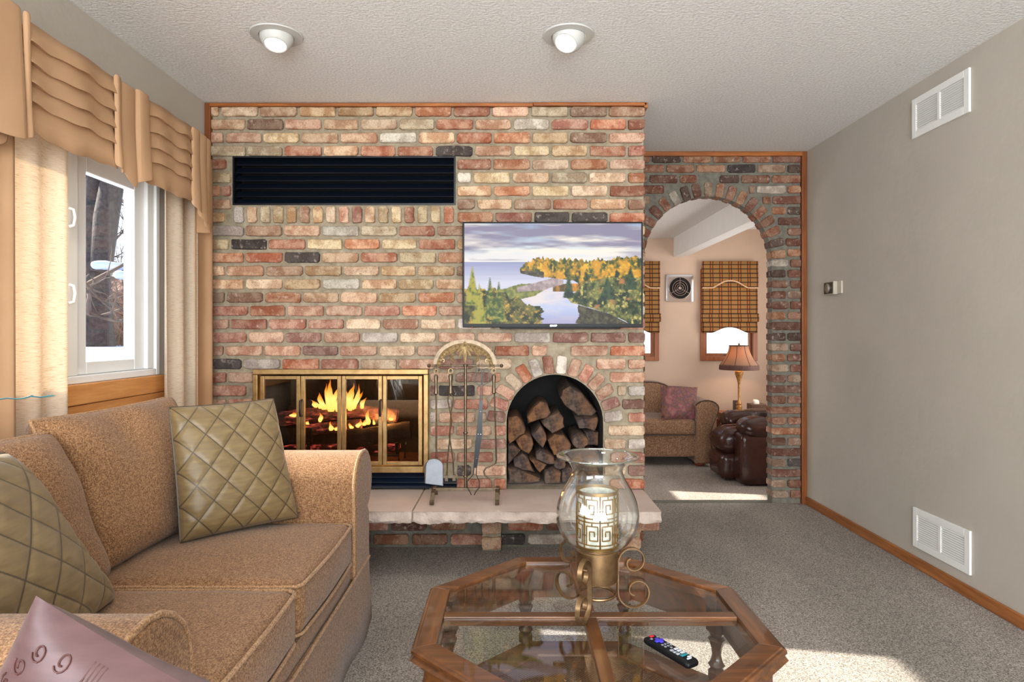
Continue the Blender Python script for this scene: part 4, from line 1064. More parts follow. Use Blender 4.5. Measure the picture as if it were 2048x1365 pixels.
# drapes
def drape(name, y0, y1, x, z0, z1, waves, amp, mat, lab, grp=None, parent=None, phase=0, taper=0):
    m = MB(); ny = max(24, int(waves*16)); nz = 14; vs = []; fs = []
    for j in range(nz+1):
        v = j/nz; z = z1+(z0-z1)*v
        for i in range(ny+1):
            u = i/ny; yy = y0+(y1-y0)*u+taper*v*(u-.5)
            a = amp*(.7+.5*v); s = math.sin(u*waves*2*PI+phase+.4*math.sin(u*7)+.25*math.sin(v*3+u*5))
            vs.append((x+a*(s if s > 0 else s*.9)*(1 if abs(s) < .8 else .95), yy+.3*a*math.cos(u*waves*2*PI+phase), z))
    for j in range(nz):
        for i in range(ny): fs.append((j*(ny+1)+i, j*(ny+1)+i+1, (j+1)*(ny+1)+i+1, (j+1)*(ny+1)+i))
    m.add(vs, fs); o = m.build(name, mat, parent, smooth=True)
    s = o.modifiers.new('thick', 'SOLIDIFY'); s.thickness = .0015
    if parent is None: tag(o, lab, 'curtain', grp)
    return o
drape('sheer_curtain', 1.96, 2.315, XL+.075, .03, 2.10, 2.6, .017, MT['linen'], 'long slubby linen curtain hanging at the left side of the window', 'linen curtains at the window', taper=.03)
drape('sheer_curtain', 2.93, 3.27, XL+.072, .03, 2.10, 2.3, .020, MT['linen'], 'long slubby linen curtain hanging between window and brick wall', 'linen curtains at the window', phase=1.5, taper=-.02)
drape('side_drape', 1.62, 1.985, XL+.120, .03, 2.10, 2.2, .014, MT['valance'], 'plain tan side drape hanging left of the left linen curtain', 'tan side drapes')
drape('side_drape', 3.20, 3.40, XL+.078, .03, 2.10, 1.2, .015, MT['valance'], 'plain tan side drape hanging against the brick wall corner', 'tan side drapes', phase=1)
# valance
val = thing('valance', 'tan fabric window valance with horizontally tucked panels and box-pleat cascades', 'valance', (XL+.1, 2.5, 1.7))
VX = -1.505
MB().box(XL+.001, VX-.012, 1.5, 3.215, 2.125, 2.14).build('board', MT['valance'], val)
def vpanel(y0, y1, seed, z1=2.152, z0=1.805):
    m = MB(); ny = 40; zs = []; tl = [z1-.068, z1-.135, z1-.198, z1-.258]
    prev = z1
    for t_ in tl: zs += [(prev, 0.0 if prev == z1 else .001), ((prev+t_)/2, .009), (t_, .017), (t_+.004, .002)]; prev = t_
    zs += [(prev, .001), ((prev+z0)/2, .008), (z0, .012)]
    vs = []; fs = []
    for k, (z, x) in enumerate(zs):
        for i in range(ny+1):
            u = i/ny; y = y0+(y1-y0)*u
            wv = 0 if k == 0 else .0035*math.sin(u*9+seed+z*7)+.0025*math.sin(u*21+seed)
            bot = -.010*math.sin(PI*u) if k == len(zs)-1 else 0
            xx = VX+x*(1+.35*math.sin(u*13+seed))+.006*math.sin(PI*u)
            if k == 0: wv = .003*math.sin(u*11+seed)
            vs.append((xx, y, z+wv-bot*(-1)))
    for k in range(len(zs)-1):
        for i in range(ny): fs.append((k*(ny+1)+i, k*(ny+1)+i+1, (k+1)*(ny+1)+i+1, (k+1)*(ny+1)+i))
    m.add(vs, fs); o = m.build('tucked_panel', MT['valance'], val, smooth='auto')
    s = o.modifiers.new('t', 'SOLIDIFY'); s.thickness = .002; s.offset = -1
vpanel(1.975, 2.425, 1); vpanel(2.625, 3.01, 4)
def fold(pts, ztop, zb, name='pleat', bulge=.0):
    """pleated hanging piece: pts = plan (x, y) zigzag, zb = bottom height for each"""
    m = MB(); nz = 8; vs = []; fs = []; n = len(pts)
    for j in range(nz+1):
        v = j/nz
        for i, (x, y) in enumerate(pts):
            k = .55+.45*v
            vs.append((VX+(x)*k+.003*math.sin(v*4+i), y, ztop+(zb[i]-ztop)*v+(.003*math.sin(i*2.3) if j == 0 else 0)))
    for j in range(nz):
        for i in range(n-1): fs.append((j*n+i, j*n+i+1, (j+1)*n+i+1, (j+1)*n+i))
    m.add(vs, fs); o = m.build(name, MT['valance'], val, smooth='auto'); s = o.modifiers.new('t', 'SOLIDIFY'); s.thickness = .003
    b = o.modifiers.new('b', 'SUBSURF'); b.levels = 1; b.render_levels = 2; b.subdivision_type = 'CATMULL_CLARK'
fold([(.016, 2.405), (.036, 2.412), (.036, 2.43), (.020, 2.455), (.002, 2.462)], 2.158, [1.81, 1.805, 1.80, 1.795, 1.79])
fold([(.004, 2.445), (.020, 2.46), (.024, 2.50), (.022, 2.545), (.006, 2.56)], 2.150, [1.84, 1.80, 1.76, 1.752, 1.77])
fold([(.002, 2.548), (.034, 2.558), (.036, 2.60), (.034, 2.635), (.016, 2.645)], 2.158, [1.77, 1.785, 1.795, 1.81, 1.815])
fold([(.018, 1.955), (.034, 1.962), (.036, 1.98), (.012, 1.99)], 2.170, [1.78, 1.775, 1.785, 1.80])
fold([(.02, 1.60), (.03, 1.66), (.022, 1.75), (.030, 1.86), (.040, 1.945), (.020, 1.955)], 2.172, [1.76, 1.757, 1.757, 1.757, 1.762, 1.775])
fold([(.004, 1.70), (.012, 1.80), (.008, 1.915)], 2.12, [1.72, 1.715, 1.735])
fold([(.006, 3.0), (.022, 3.005), (.030, 3.04), (.022, 3.075), (.008, 3.09)], 2.152, [1.79, 1.775, 1.765, 1.75, 1.775])
fold([(.002, 3.07), (.018, 3.08), (.024, 3.12), (.018, 3.15), (.004, 3.16)], 2.148, [1.75, 1.735, 1.72, 1.71, 1.73])
fold([(-.002, 3.14), (.012, 3.15), (.014, 3.20), (-.02, 3.222), (-.16, 3.222)], 2.146, [1.71, 1.695, 1.68, 1.68, 1.69])

# ------------------------------------------------------------------ outside: snow, trees
def snow():
    m = MB(); vs = []; fs = []; nx, ny = 30, 40
    for i in range(nx+1):
        for j in range(ny+1):
            x = -1.95-(i/nx)**1.5*40; y = -12+j/ny*60
            z = .99+.05*mnoise.noise(Vector((x*.5, y*.5, 1)))+.006*(abs(x)-2)
            vs.append((x, y, z))
    for i in range(nx):
        for j in range(ny): fs.append((i*(ny+1)+j, i*(ny+1)+j+1, (i+1)*(ny+1)+j+1, (i+1)*(ny+1)+j))
    m.add(vs, fs); o = m.build('snow_ground', simple('snow', (196, 204, 220), None, .7, bs=6, bstr=.3, bdist=.02), smooth=True); o['kind'] = 'structure'
snow()
MT['bark'] = barkmat('tree_bark', (40, 35, 33), (80, 70, 66))
MT['twig'] = simple('twig', (60, 48, 42), (96, 78, 68), .9, ns=3)
def tree(x, y, r, h, lab, seed, z0=.8, nbr=16, lean=.1, spl=None):
    rnd = random.Random(seed); t = thing('tree', lab, 'tree', (x, y, z0), 'bare winter trees outside')
    tr = MB(); pts = []; rs = []
    for i in range(12):
        u = i/11; pts.append((x+lean*u*h*.3+.08*math.sin(u*6+seed), y+.1*math.sin(u*5+seed*2), z0+h*u)); rs.append(r*(1.25-.25*min(1, u*8))*(1-.6*u))
    tr.tube(pts, rs, 12); br = MB()
    def branch(p, d, L, rr, dep):
        q = [p]; n = 5; dd = d.copy()
        for i in range(n):
            dd = (dd+Vector([rnd.uniform(-.25, .25) for _ in range(3)])+Vector((0, 0, .06))).normalized(); q.append(q[-1]+dd*L/n)
        br.tube(q, [rr*(1-.75*i/n) for i in range(n+1)], 5 if dep else 8)
        if dep < 3:
            for k in range(4 if dep < 2 else 3):
                i = rnd.randint(1, n); nd = (dd+Vector([rnd.uniform(-.9, .9) for _ in range(3)])).normalized(); branch(q[i], nd, L*.6, rr*.5, dep+1)
    for k in range(nbr):
        i = rnd.randint(1, 10); a = rnd.uniform(0, 2*PI); branch(Vector(pts[i]), Vector((math.cos(a), math.sin(a), rnd.uniform(0, .7))).normalized(), rnd.uniform(.8, 2.0), r*.28, 0)
    if spl:
        for q in spl: tr.tube([Vector(a) for a in q[0]], q[1], 10)
    tr.build('trunk', MT['bark'], t, smooth='auto'); b = br.build('branches', MT['twig'], t); b['kind'] = 'stuff'; return t
# direction of a column px: x/y = (px-CX)/F
def at(px, Y): return (px-CX)/F*Y
big = tree(at(192, 8.5), 8.5, .20, 7.0, 'thick dark tree trunk filling the middle of the window view', 3, lean=.02, nbr=12,
     spl=[([(at(200, 8.5), 8.5, 2.0), (at(212, 8.5), 8.5, 2.7), (at(238, 8.5), 8.45, 3.5), (at(285, 8.5), 8.4, 4.6)], [.14, .15, .13, .09])])
tree(at(272, 11), 11, .15, 7, 'slimmer tree right of the thick trunk in the window view', 8, nbr=14)
tree(at(176, 21), 21, .12, 8, 'thin distant tree behind the thick trunk in the window view', 12, nbr=14)
def thicket(name, lab, x0, x1, Y, n, h, seed, mat):
    rnd = random.Random(seed); m = MB()
    for i in range(n):
        px = rnd.uniform(x0, x1); y = Y+rnd.uniform(-1, 1); p = Vector((at(px, y), y, .95)); d = Vector((rnd.uniform(-.5, .5), rnd.uniform(-.5, .5), 1)).normalized(); q = [p]
        L = rnd.uniform(.4, 1)*h
        for k in range(5):
            d = (d+Vector([rnd.uniform(-.5, .5) for _ in range(3)])).normalized(); q.append(q[-1]+d*L/5)
        m.tube(q, [.014, .012, .010, .008, .005, .003], 4)
    o = m.build(name, mat); tag(o, lab, 'shrubs'); o['kind'] = 'stuff'
thicket('shrub_thicket', 'tangle of bare brown twigs and shrubs outside the window', 130, 290, 9.8, 420, 1.5, 4, simple('brown_twig', (122, 84, 66), (150, 112, 92), .9, ns=3))
hedge = MB(); hb = []
rnd = random.Random(5)
for i in range(36):
    y = 17+rnd.uniform(-1, 1); px = 60+i*9; hb = (at(px, y), y, 1.3+rnd.uniform(-.2, .3)); hedge.soft(hb, (.9, .6, .8+rnd.uniform(0, .4)), .5, n=5, wob=.25, seed=i)
o = hedge.build('distant_brush', simple('russet_brush', (92, 66, 54), (150, 116, 98), .95, ns=5, bs=12, bstr=1, bdist=.1)); tag(o, 'russet brown wall of distant brush beyond the snow', 'shrubs'); o['kind'] = 'stuff'
# snow lying on a bough and in the crotch of the thick tree
for (px, py, Y, hx, lab) in ((222, 532, 8.1, .20, 'patch of snow lying in the crotch of the thick tree outside'), (252, 552, 8.0, .10, 'small patch of snow on a low bough right of the thick tree')):
    p = P(px, py, Y); tag(MB().soft(p, (hx, .12, .05), .05, n=6, wob=.03).build('snow_patch', simple('snow_clump', (190, 200, 220), None, .7), smooth=True), lab, 'snow')

# ------------------------------------------------------------------ loveseat
def extr(m, prof, x0, x1, ends=(.0, .0), inset=.93):
    """extrude a (y, z) profile along x with softened ends"""
    n = len(prof); cy = sum(p[0] for p in prof)/n; cz = sum(p[1] for p in prof)/n
    rings = []
    e = .012
    for x, s in ((x0, inset), (x0+e, 1), (x1-e, 1), (x1, inset)):
        rings.append([(x, cy+(y-cy)*s, cz+(z-cz)*(s if z > .1 else 1)) for y, z in prof])
    vs = [v for r in rings for v in r]; fs = [tuple(range(n)), tuple(range(3*n, 4*n))[::-1]]
    for a in range(3):
        for b in range(n): fs.append((a*n+b, a*n+(b+1) % n, (a+1)*n+(b+1) % n, (a+1)*n+b))
    return m.add(vs, fs)
sofa = thing('loveseat', 'tan woven rolled-arm loveseat with skirt, standing under the window', 'sofa', (-1.1, 1.78, 0))
SX0, SX1 = -1.52, -.60
def armprof(yin, out, ztop=.715, rr=.125):
    """out = +1: arm at the far end; yin = inner face"""
    pts = [(yin, .06), (yin-out*.002, ztop-.20)]; cyc = yin+out*.138
    for i in range(15):
        a = PI-(PI+.36*PI)*i/14
        pts.append((cyc+out*.142*math.cos(a), ztop-rr+rr*math.sin(a)))
    pts += [(yin+out*.225, ztop-.27), (yin+out*.232, .06)]
    return pts
for (yin, out) in ((2.395, 1), (1.165, -1)):
    pr_ = armprof(yin, out); m = extr(MB(), pr_, SX0, SX1+.02)
    a_ = m.build('arm', MT['sofa'], sofa, smooth='auto')
    ppts = [(SX1+.012, y, z) for y, z in pr_[1:-1]]
    q = MB(); q.tube([(x, y, z) for x, y, z in [(SX1+.012, pr_[0][0], .26)]+ppts+[(SX1+.012, pr_[-1][0], .26)]], .0062, 8); q.build('piping', MT['sofa_piping'], a_, smooth='auto')
# base, deck and back
MB().soft((-1.055, 1.78, .235), (.462, .61, .085), .02, n=8).build('front_rail', MT['sofa'], sofa, smooth='auto')
MB().soft((-1.44, 1.78, .46), (.10, .62, .38), .06, n=10).build('back_frame', MT['sofa'], sofa, smooth=True)
def skirt():
    m = MB(); pts = [(-1.50, 2.625), (SX1+.008, 2.63), (SX1+.016, 2.38), (SX1+.012, 1.79), (SX1+.010, 1.77), (SX1+.016, 1.18), (SX1+.008, .935), (-1.5, .94)]
    fine = []
    for i in range(len(pts)-1):
        a, b = pts[i], pts[i+1]; k = max(2, int(math.dist(a, b)/.03))
        for j in range(k): fine.append((a[0]+(b[0]-a[0])*j/k, a[1]+(b[1]-a[1])*j/k))
    fine.append(pts[-1]); n = len(fine); vs = []; fs = []
    cx_, cy_ = -1.05, 1.78
    for j, z in enumerate((.265, .262, .13, .006)):
        k = [0, 1, 1, 1][j]; fl = [0, .006, .012, .022][j]
        for i, (x, y) in enumerate(fine):
            dx, dy = x-cx_, y-cy_; l = math.hypot(dx, dy)
            ff = fl+(.006*math.sin(y*16) if j == 3 else 0)
            ox = ff if x > -.65 else 0; oy = ff*math.copysign(1, dy) if abs(dy) > .8 else 0
            vs.append((x+ox, y+oy, z))
    for j in range(3):
        for i in range(n-1): fs.append((j*n+i, j*n+i+1, (j+1)*n+i+1, (j+1)*n+i))
    m.add(vs, fs); o = m.build('skirt', MT['sofa'], sofa, smooth='auto'); s = o.modifiers.new('t', 'SOLIDIFY'); s.thickness = .006
skirt()
MB().tube([(SX1+.020, 2.62, .268), (SX1+.026, 1.78, .268), (SX1+.020, .94, .268)], .005, 8).build('piping', MT['sofa_piping'], sofa, smooth='auto')
def seatcush(y0, y1, seed):
    c = (-.915, (y0+y1)/2, .395); h = (.325, (y1-y0)/2-.003, .078)
    o = MB().soft(c, h, .032, (.012, .0, .022), n=16, wob=.003, seed=seed).build('seat_cushion', MT['sofa'], sofa, smooth=True)
    for dz, rr in ((.072, .0055), (-.066, .005)):
        q = []
        r = .03; x0, x1, yy0, yy1 = c[0]-h[0]+.004, c[0]+h[0]-.002, y0+.006, y1-.006
        for (cx_, cy_, a0) in ((x1-r, yy1-r, 0), (x0+r, yy1-r, PI/2), (x0+r, yy0+r, PI), (x1-r, yy0+r, 1.5*PI)):
            for i in range(5): a = a0+PI/2*i/4; q.append((cx_+r*math.cos(a), cy_+r*math.sin(a), c[2]+dz))
        # follow the crown
        q2 = []
        for i in range(len(q)):
            a, b = q[i], q[(i+1) % len(q)]; k = 8 if math.dist(a, b) > .1 else 1
            for j in range(k):
                x, y, z = [a[t_]+(b[t_]-a[t_])*j/k for t_ in range(3)]
                v = 1-abs((y-c[1])/h[1])**2; q2.append((x+(.010*v if x > c[0]+h[0]*.9 else 0), y, z))
        MB().tube(q2, rr, 8, closed=True).build('piping', MT['sofa_piping'], o, smooth='auto')
seatcush(1.785, 2.39, 1); seatcush(1.17, 1.775, 2)
def pillow(name, corners, thick, mat, lab, cat, parent=None, quilt=0, n=40, pinch=.04, sag=0.0, seed=0, edge=.35, grp=None, wob=.004, flat=.5, mini=0.0):
    """corners: bottom-left, bottom-right, top-right, top-left as seen from the front"""
    a, b, c, d = [Vector(v) for v in corners]; m = MB(); vs = []; fs = []; uv = []
    nrm = ((b-a).cross(d-a)).normalized()
    for side in (1, -1):
        for j in range(n+1):
            for i in range(n+1):
                u, v = i/n, j/n
                uu_ = u+(-pinch)*(math.sin(PI*v))*(2*u-1)*.5*(1)*abs(2*u-1)**2 ; vv_ = v+(-pinch)*(math.sin(PI*u))*(2*v-1)*.5*abs(2*v-1)**2
                p = a*(1-uu_)*(1-vv_)+b*uu_*(1-vv_)+c*uu_*vv_+d*(1-uu_)*vv_
                t = (max(0, 1-abs(2*u-1)**3.0)*max(0, 1-abs(2*v-1)**3.0))**flat
                t = t+mini*(0 if (i in (0, n) or j in (0, n)) else 1)*(1-t)
                off = thick*.5*t
                if quilt:
                    q1 = abs(((u+v)*quilt) % 1-.5); q2 = abs(((u-v+5)*quilt) % 1-.5)
                    dd = min(.5-q1, .5-q2); off -= .0045*math.exp(-(dd/.10)**2)*min(1, t*3)
                wv = mnoise.noise(p*6+Vector((seed*5, 0, side)))*wob*2
                off = off+(wv if t > .05 else 0)
                vs.append(p+nrm*side*off+Vector((0, 0, -sag*t*.0))); uv.append((u, v))
    N = (n+1)*(n+1)
    for s in (0, 1):
        for j in range(n):
            for i in range(n):
                k = s*N+j*(n+1)+i; f = (k, k+1, k+n+2, k+n+1); fs.append(f if s == 0 else f[::-1])
    m.add(vs, fs); m.uv = uv
    o = m.build(name, mat, parent, smooth=True, fixn=False)
    # welt cord along the seam
    rim = [v for i in range(n) for v in [vs[i]]]+[vs[i*(n+1)+n] for i in range(n)]+[vs[n*(n+1)+n-i] for i in range(n)]+[vs[(n-i)*(n+1)] for i in range(n)]
    return o, rim
BT = -1.30
o, rim = pillow('back_cushion', [(-1.20, 1.83, .470), (-1.165, 2.41, .470), (-1.335, 2.47, .93), (-1.39, 1.85, .925)], .21, MT['sofa'], '', '', sofa, pinch=.03, flat=.33, seed=1, wob=.012)
MB().tube(rim, .0055, 8, closed=True).build('piping', MT['sofa_piping'], o, smooth='auto')
o, rim = pillow('back_cushion', [(-1.20, 1.17, .470), (-1.17, 1.855, .470), (-1.34, 1.845, .89), (-1.36, 1.16, .93)], .22, MT['sofa'], '', '', sofa, pinch=.04, flat=.33, seed=2, wob=.014)
MB().tube(rim, .0055, 8, closed=True).build('piping', MT['sofa_piping'], o, smooth='auto')
# throw pillows
OP = 'olive gold quilted pillows on the loveseat'
o, rim = pillow('throw_pillow', [(-1.085, 2.10, .492), (-.785, 2.36, .500), (-.905, 2.435, .930), (-1.17, 2.19, .925)], .15, MT['olive'], '', '', quilt=4.0, n=72, pinch=.02, flat=.42, seed=5, edge=.3, wob=.004)
tag(o, 'olive gold diamond-quilted pillow leaning in the loveseat corner nearest the fireplace', 'pillow', OP)
tw = MB().tube(rim, .003, 6, closed=True).build('welt', MT['olive'], None, smooth='auto'); 
def reparent(ch, par):
    w_ = Vector(ch['_w'])-Vector(par['_w']); ch.parent = par; ch.location = w_
reparent(tw, o)
o, rim = pillow('throw_pillow', [(-.97, 1.14, .49), (-1.03, 1.655, .49), (-1.18, 1.49, .90), (-1.13, 1.04, .93)], .16, MT['olive'], '', '', quilt=4.0, n=72, pinch=.02, flat=.42, seed=6, wob=.006)
tag(o, 'olive gold diamond-quilted pillow at the left edge, behind the near arm', 'pillow', OP)
tw = MB().tube(rim, .003, 6, closed=True).build('welt', MT['olive'], None, smooth='auto'); reparent(tw, o)

# chair of the same cloth at the lower left, with its mauve pillow
ch = thing('armchair', 'tan woven upholstered chair partly in view at the bottom left corner', 'chair', (-.85, .50, 0))
m = MB().soft((-1.02, .50, .33), (.44, .30, .31), .06, n=10); m.build('seat', MT['sofa'], ch, smooth=True)
m = MB(); pr_ = [(.50, .02), (.50, .50)]+[(.62+.125*math.cos(a), .56+.105*math.sin(a)) for a in [PI*1.1-(PI*1.5)*i/14 for i in range(15)]]+[(.72, .02)]
extr(m, pr_, -1.45, -.495); a_ = m.build('arm', MT['sofa'], ch, smooth='auto')
MB().tube([(-.505, y, z) for y, z in pr_], .0065, 8).build('piping', MT['sofa_piping'], a_, smooth='auto')
MB().soft((-1.40, .45, .52), (.09, .34, .40), .06, n=8).build('back', MT['sofa'], ch, smooth=True)
o, rim = pillow('throw_pillow', [(-.76, .70, .545), (-.33, .70, .575), (-.36, .645, .98), (-.80, .70, .99)], .0, MT['mauve'], '', '') if False else pillow('throw_pillow', [P(-60, 1560, .80), P(560, 1470, .78), P(72, 1192, .88), P(-190, 1700, .86)], .13, MT['mauve'], '', '', pinch=.03, flat=.5, seed=9, wob=.006)
tag(o, 'mauve satin pillow with stitched scrolls, foremost at the bottom left corner', 'pillow'); MP = o
st_ = MB()
a, b, c, d = [P(-60, 1560, .80), P(560, 1470, .78), P(72, 1192, .88), P(-190, 1700, .86)]
me_ = o.data; nrm = ((b-a).cross(d-a)).normalized()
def onp(u, v):
    n = 40; i = min(n, max(0, int(round(u*n)))); j = min(n, max(0, int(round(v*n)))); side = 0 if nrm.y < 0 else 1
    fu, fv = u*n, v*n; i0, j0 = min(n-1, int(fu)), min(n-1, int(fv)); du, dv = fu-i0, fv-j0; N = 41*41*side
    g = lambda i_, j_: Vector(me_.vertices[N+j_*41+i_].co)
    p = g(i0, j0)*(1-du)*(1-dv)+g(i0+1, j0)*du*(1-dv)+g(i0, j0+1)*(1-du)*dv+g(i0+1, j0+1)*du*dv
    return p+Vector(o['_w'])+nrm*(.0015 if side == 0 else -.0015)
k = 0
for off_ in (0, .012, .024, .036):
    q = [onp(.36+.62*t_-.0, .93-.30*math.sin(t_*PI*.5)*.9-off_*1.4-.35*t_*0) for t_ in [i/16 for i in range(17)]]
    tube_ = MB().tube(q, .0011, 5).build('seam', MT['mauve_thread'], None, smooth='auto'); reparent(tube_, o)
rnd = random.Random(3)
for (u, v) in ((.93, .86), (.86, .90), (.78, .92), (.95, .76), (.70, .93), (.62, .56), (.74, .50), (.84, .46), (.66, .40), (.56, .66), (.93, .60), (.96, .5), (.5, .5), (.6, .94), (.9, .38)):
    q = [onp(min(.99, max(.01, u+.030*math.cos(t_+u*9)*(1-t_/11))), min(.985, max(.01, v+.030*math.sin(t_+u*9)*(1-t_/11)))) for t_ in [i*.55 for i in range(15)]]
    tube_ = MB().tube(q, .0014, 5).build('scroll_stitch', MT['mauve_thread'], None, smooth='auto'); reparent(tube_, o)

# ------------------------------------------------------------------ octagonal glass coffee table
TX, TYc, TZ = .213, 1.735, .418; AP = .455
tb = thing('coffee_table', 'octagonal dark wood coffee table with four glass panes and a caned lower shelf', 'table', (TX, TYc, 0))
def octv(ap, rot=PI/8, n=8):
    R = ap/math.cos(PI/n); return [(TX+R*math.cos(rot+2*PI*i/n), TYc+R*math.sin(rot+2*PI*i/n)) for i in range(n)]
def octring_part(name, prof, parent, mat):
    """eight mitred boards, each an own piece; prof = closed loop of (apothem, z)"""
    for i in range(8):
        m = MB(); vs = []; n = len(prof)
        for k in (i, (i+1) % 8):
            for ap, z in prof:
                x, y = octv(ap)[k]; vs.append((x, y, z))
        fs = [tuple(range(n))[::-1], tuple(range(n, 2*n))]+[(j, (j+1) % n, n+(j+1) % n, n+j) for j in range(n)]
        m.add(vs, fs); horizontal = (i % 4) in (1,)
        m.build(name, MT['table_wood'] if (i % 4) != 3 else MT['table_wood_y'], parent, bevel=.0012)
top_prof = [(AP-.060, TZ), (AP-.012, TZ), (AP-.010, TZ-.003), (AP-.004, TZ-.003), (AP, TZ-.007), (AP, TZ-.014), (AP-.006, TZ-.018), (AP-.002, TZ-.024), (AP+.004, TZ-.030), (AP-.008, TZ-.036), (AP-.060, TZ-.036)]
octring_part('top_rail', top_prof, tb, MT['table_wood'])
ap_prof = [(AP-.022, TZ-.0365), (AP-.022, TZ-.055), (AP-.030, TZ-.060), (AP-.030, TZ-.098), (AP-.022, TZ-.102), (AP-.020, TZ-.118), (AP-.026, TZ-.124), (AP-.046, TZ-.124), (AP-.046, TZ-.0365)]
octring_part('apron', ap_prof, tb, MT['table_wood'])
MB().box(TX-AP+.060, TX+AP-.060, TYc-.017, TYc+.017, TZ-.026, TZ-.001).build('crossbar', MT['table_wood'], tb, bevel=.002)
for s in (-1, 1):
    y0, y1 = (TYc+.0175, TYc+AP-.060) if s > 0 else (TYc-AP+.060, TYc-.0175)
    MB().box(TX-.017, TX+.017, y0, y1, TZ-.026, TZ-.001).build('crossbar', MT['table_wood_y'], tb, bevel=.002)
def clip(poly, ax, lim, keep):
    out = []
    for i in range(len(poly)):
        a, b = poly[i], poly[(i+1) % len(poly)]; da = (a[ax]-lim)*keep; db = (b[ax]-lim)*keep
        if da >= 0: out.append(a)
        if da*db < 0:
            t_ = da/(da-db); out.append((a[0]+(b[0]-a[0])*t_, a[1]+(b[1]-a[1])*t_))
    return out
def shrink(poly, d):
    cx_ = sum(p[0] for p in poly)/len(poly); cy_ = sum(p[1] for p in poly)/len(poly); o = []
    n = len(poly)
    for i in range(n):
        p0, p1, p2 = Vector(poly[i-1]), Vector(poly[i]), Vector(poly[(i+1) % n])
        e1 = (p1-p0).normalized(); e2 = (p2-p1).normalized(); n1 = Vector((-e1.y, e1.x)); n2 = Vector((-e2.y, e2.x)); bis = (n1+n2)
        k = d/max(.3, bis.dot(n1)); q = p1+bis*k; o.append((q.x, q.y))
    return o
for sx in (-1, 1):
    for sy in (-1, 1):
        poly = clip(clip(octv(AP-.061), 0, TX+sx*.018, sx), 1, TYc+sy*.018, sy)
        inn = shrink(poly, .022); m = MB(); n = len(poly)
        vs = [(x, y, TZ-.008) for x, y in poly]+[(x, y, TZ-.006) for x, y in poly]+[(x, y, TZ-.003) for x, y in inn]
        fs = [tuple(range(n))[::-1], tuple(range(2*n, 3*n))]+[(i, (i+1) % n, n+(i+1) % n, n+i) for i in range(n)]+[(n+i, n+(i+1) % n, 2*n+(i+1) % n, 2*n+i) for i in range(n)]
        m.add(vs, fs); m.build('glass_pane', MT['table_glass'], tb)
legp = [(.022, .0), (.024, .02), (.016, .03), (.026, .045), (.026, .125)]
turn = [(.024, .1555), (.024, .178), (.017, .184), (.025, .196), (.018, .206), (.013, .225), (.015, .245), (.022, .262), (.026, .272), (.018, .280), (.025, .2938)]
for i, (x, y) in enumerate(octv(AP-.058)):
    m = MB(); m.lathe(turn, (x, y, 0), 8, rot=Matrix.Rotation(PI/8+PI/4*i, 3, 'Z'))
    lg = m.build('leg', MT['table_wood_z'], tb, smooth='auto')
    MB().lathe([(.018, .0), (.026, .012), (.020, .03), (.026, .05), (.026, .129)], (x, y, 0), 12).build('foot', MT['table_wood_z'], lg, smooth='auto')
    MB().obox((x, y, .345), (.022, .022, .05), Matrix.Rotation(PI/8+PI/4*i, 3, 'Z')).build('post_block', MT['table_wood_z'], lg, bevel=.002)
octring_part('shelf_rail', [(.395, .13), (.40, .142), (.395, .155), (.31, .155), (.306, .150), (.306, .13)], tb, MT['table_wood'])
def cane():
    t = NT('woven_cane'); t.pr(.6); v = t.coord('Object', (1, 1, 1), (0, 0, PI/4))
    a = t.node('ShaderNodeTexWave', bands_direction='X'); a.inputs['Scale'].default_value = 42; t.link(v, a.inputs[0])
    b = t.node('ShaderNodeTexWave', bands_direction='Y'); b.inputs['Scale'].default_value = 42; t.link(v, b.inputs[0])
    f = t.math('MAXIMUM', a.outputs['Fac'], b.outputs['Fac']); t.base(t.ramp(f, [(.5, lin((48, 28, 16))), (.85, lin((118, 78, 46)))])); t.bump(f, .6, .003); return t.m
m = MB(); m.prism(octv(.3055), lambda p: (p[0], p[1], .138), lambda p: (p[0], p[1], .146)); m.build('cane_panel', cane(), tb)

# ------------------------------------------------------------------ hurricane lantern on the table
LX, LY = .238, 1.765
LT = thing('hurricane_vase', 'clear glass hurricane vase on a bronze scroll-legged base, on the coffee table', 'vase', (LX, LY, TZ))
MB().lathe([(.030, .500), (.0555, .501), (.0565, .505), (.0565, .582), (.053, .586), (.02, .586)], (LX, LY, 0), 40).build('base_cup', MT['bronze'], LT, smooth='auto')
gp = [(.012, .578), (.045, .584), (.075, .598), (.098, .622), (.110, .650), (.1135, .680), (.109, .712), (.096, .745), (.080, .772), (.070, .795), (.071, .810), (.082, .826), (.100, .836), (.110, .839)]
prof = []
for i in range(len(gp)-1):
    for k in range(4):
        t_ = k/4; p0 = gp[max(0, i-1)]; p1 = gp[i]; p2 = gp[i+1]; p3 = gp[min(len(gp)-1, i+2)]
        f = lambda q: .5*((2*p1[q])+(-p0[q]+p2[q])*t_+(2*p0[q]-5*p1[q]+4*p2[q]-p3[q])*t_**2+(-p0[q]+3*p1[q]-3*p2[q]+p3[q])*t_**3)
        prof.append((f(0), f(1)))
prof.append(gp[-1])
outer = prof; inner = [(max(.001, r-.003), z+.0015) for r, z in prof][::-1]
MB().lathe(outer+[(.1115, .8405)]+inner, (LX, LY, 0), 72, cap=False).build('glass_bowl', MT['vase_glass'], LT, smooth=True)
MB().tube([(LX+.1105*math.cos(a), LY+.1105*math.sin(a), .8405) for a in [2*PI*i/64 for i in range(64)]], .0024, 8, closed=True).build('glass_rim', MT['rim_glass'], LT, smooth=True)
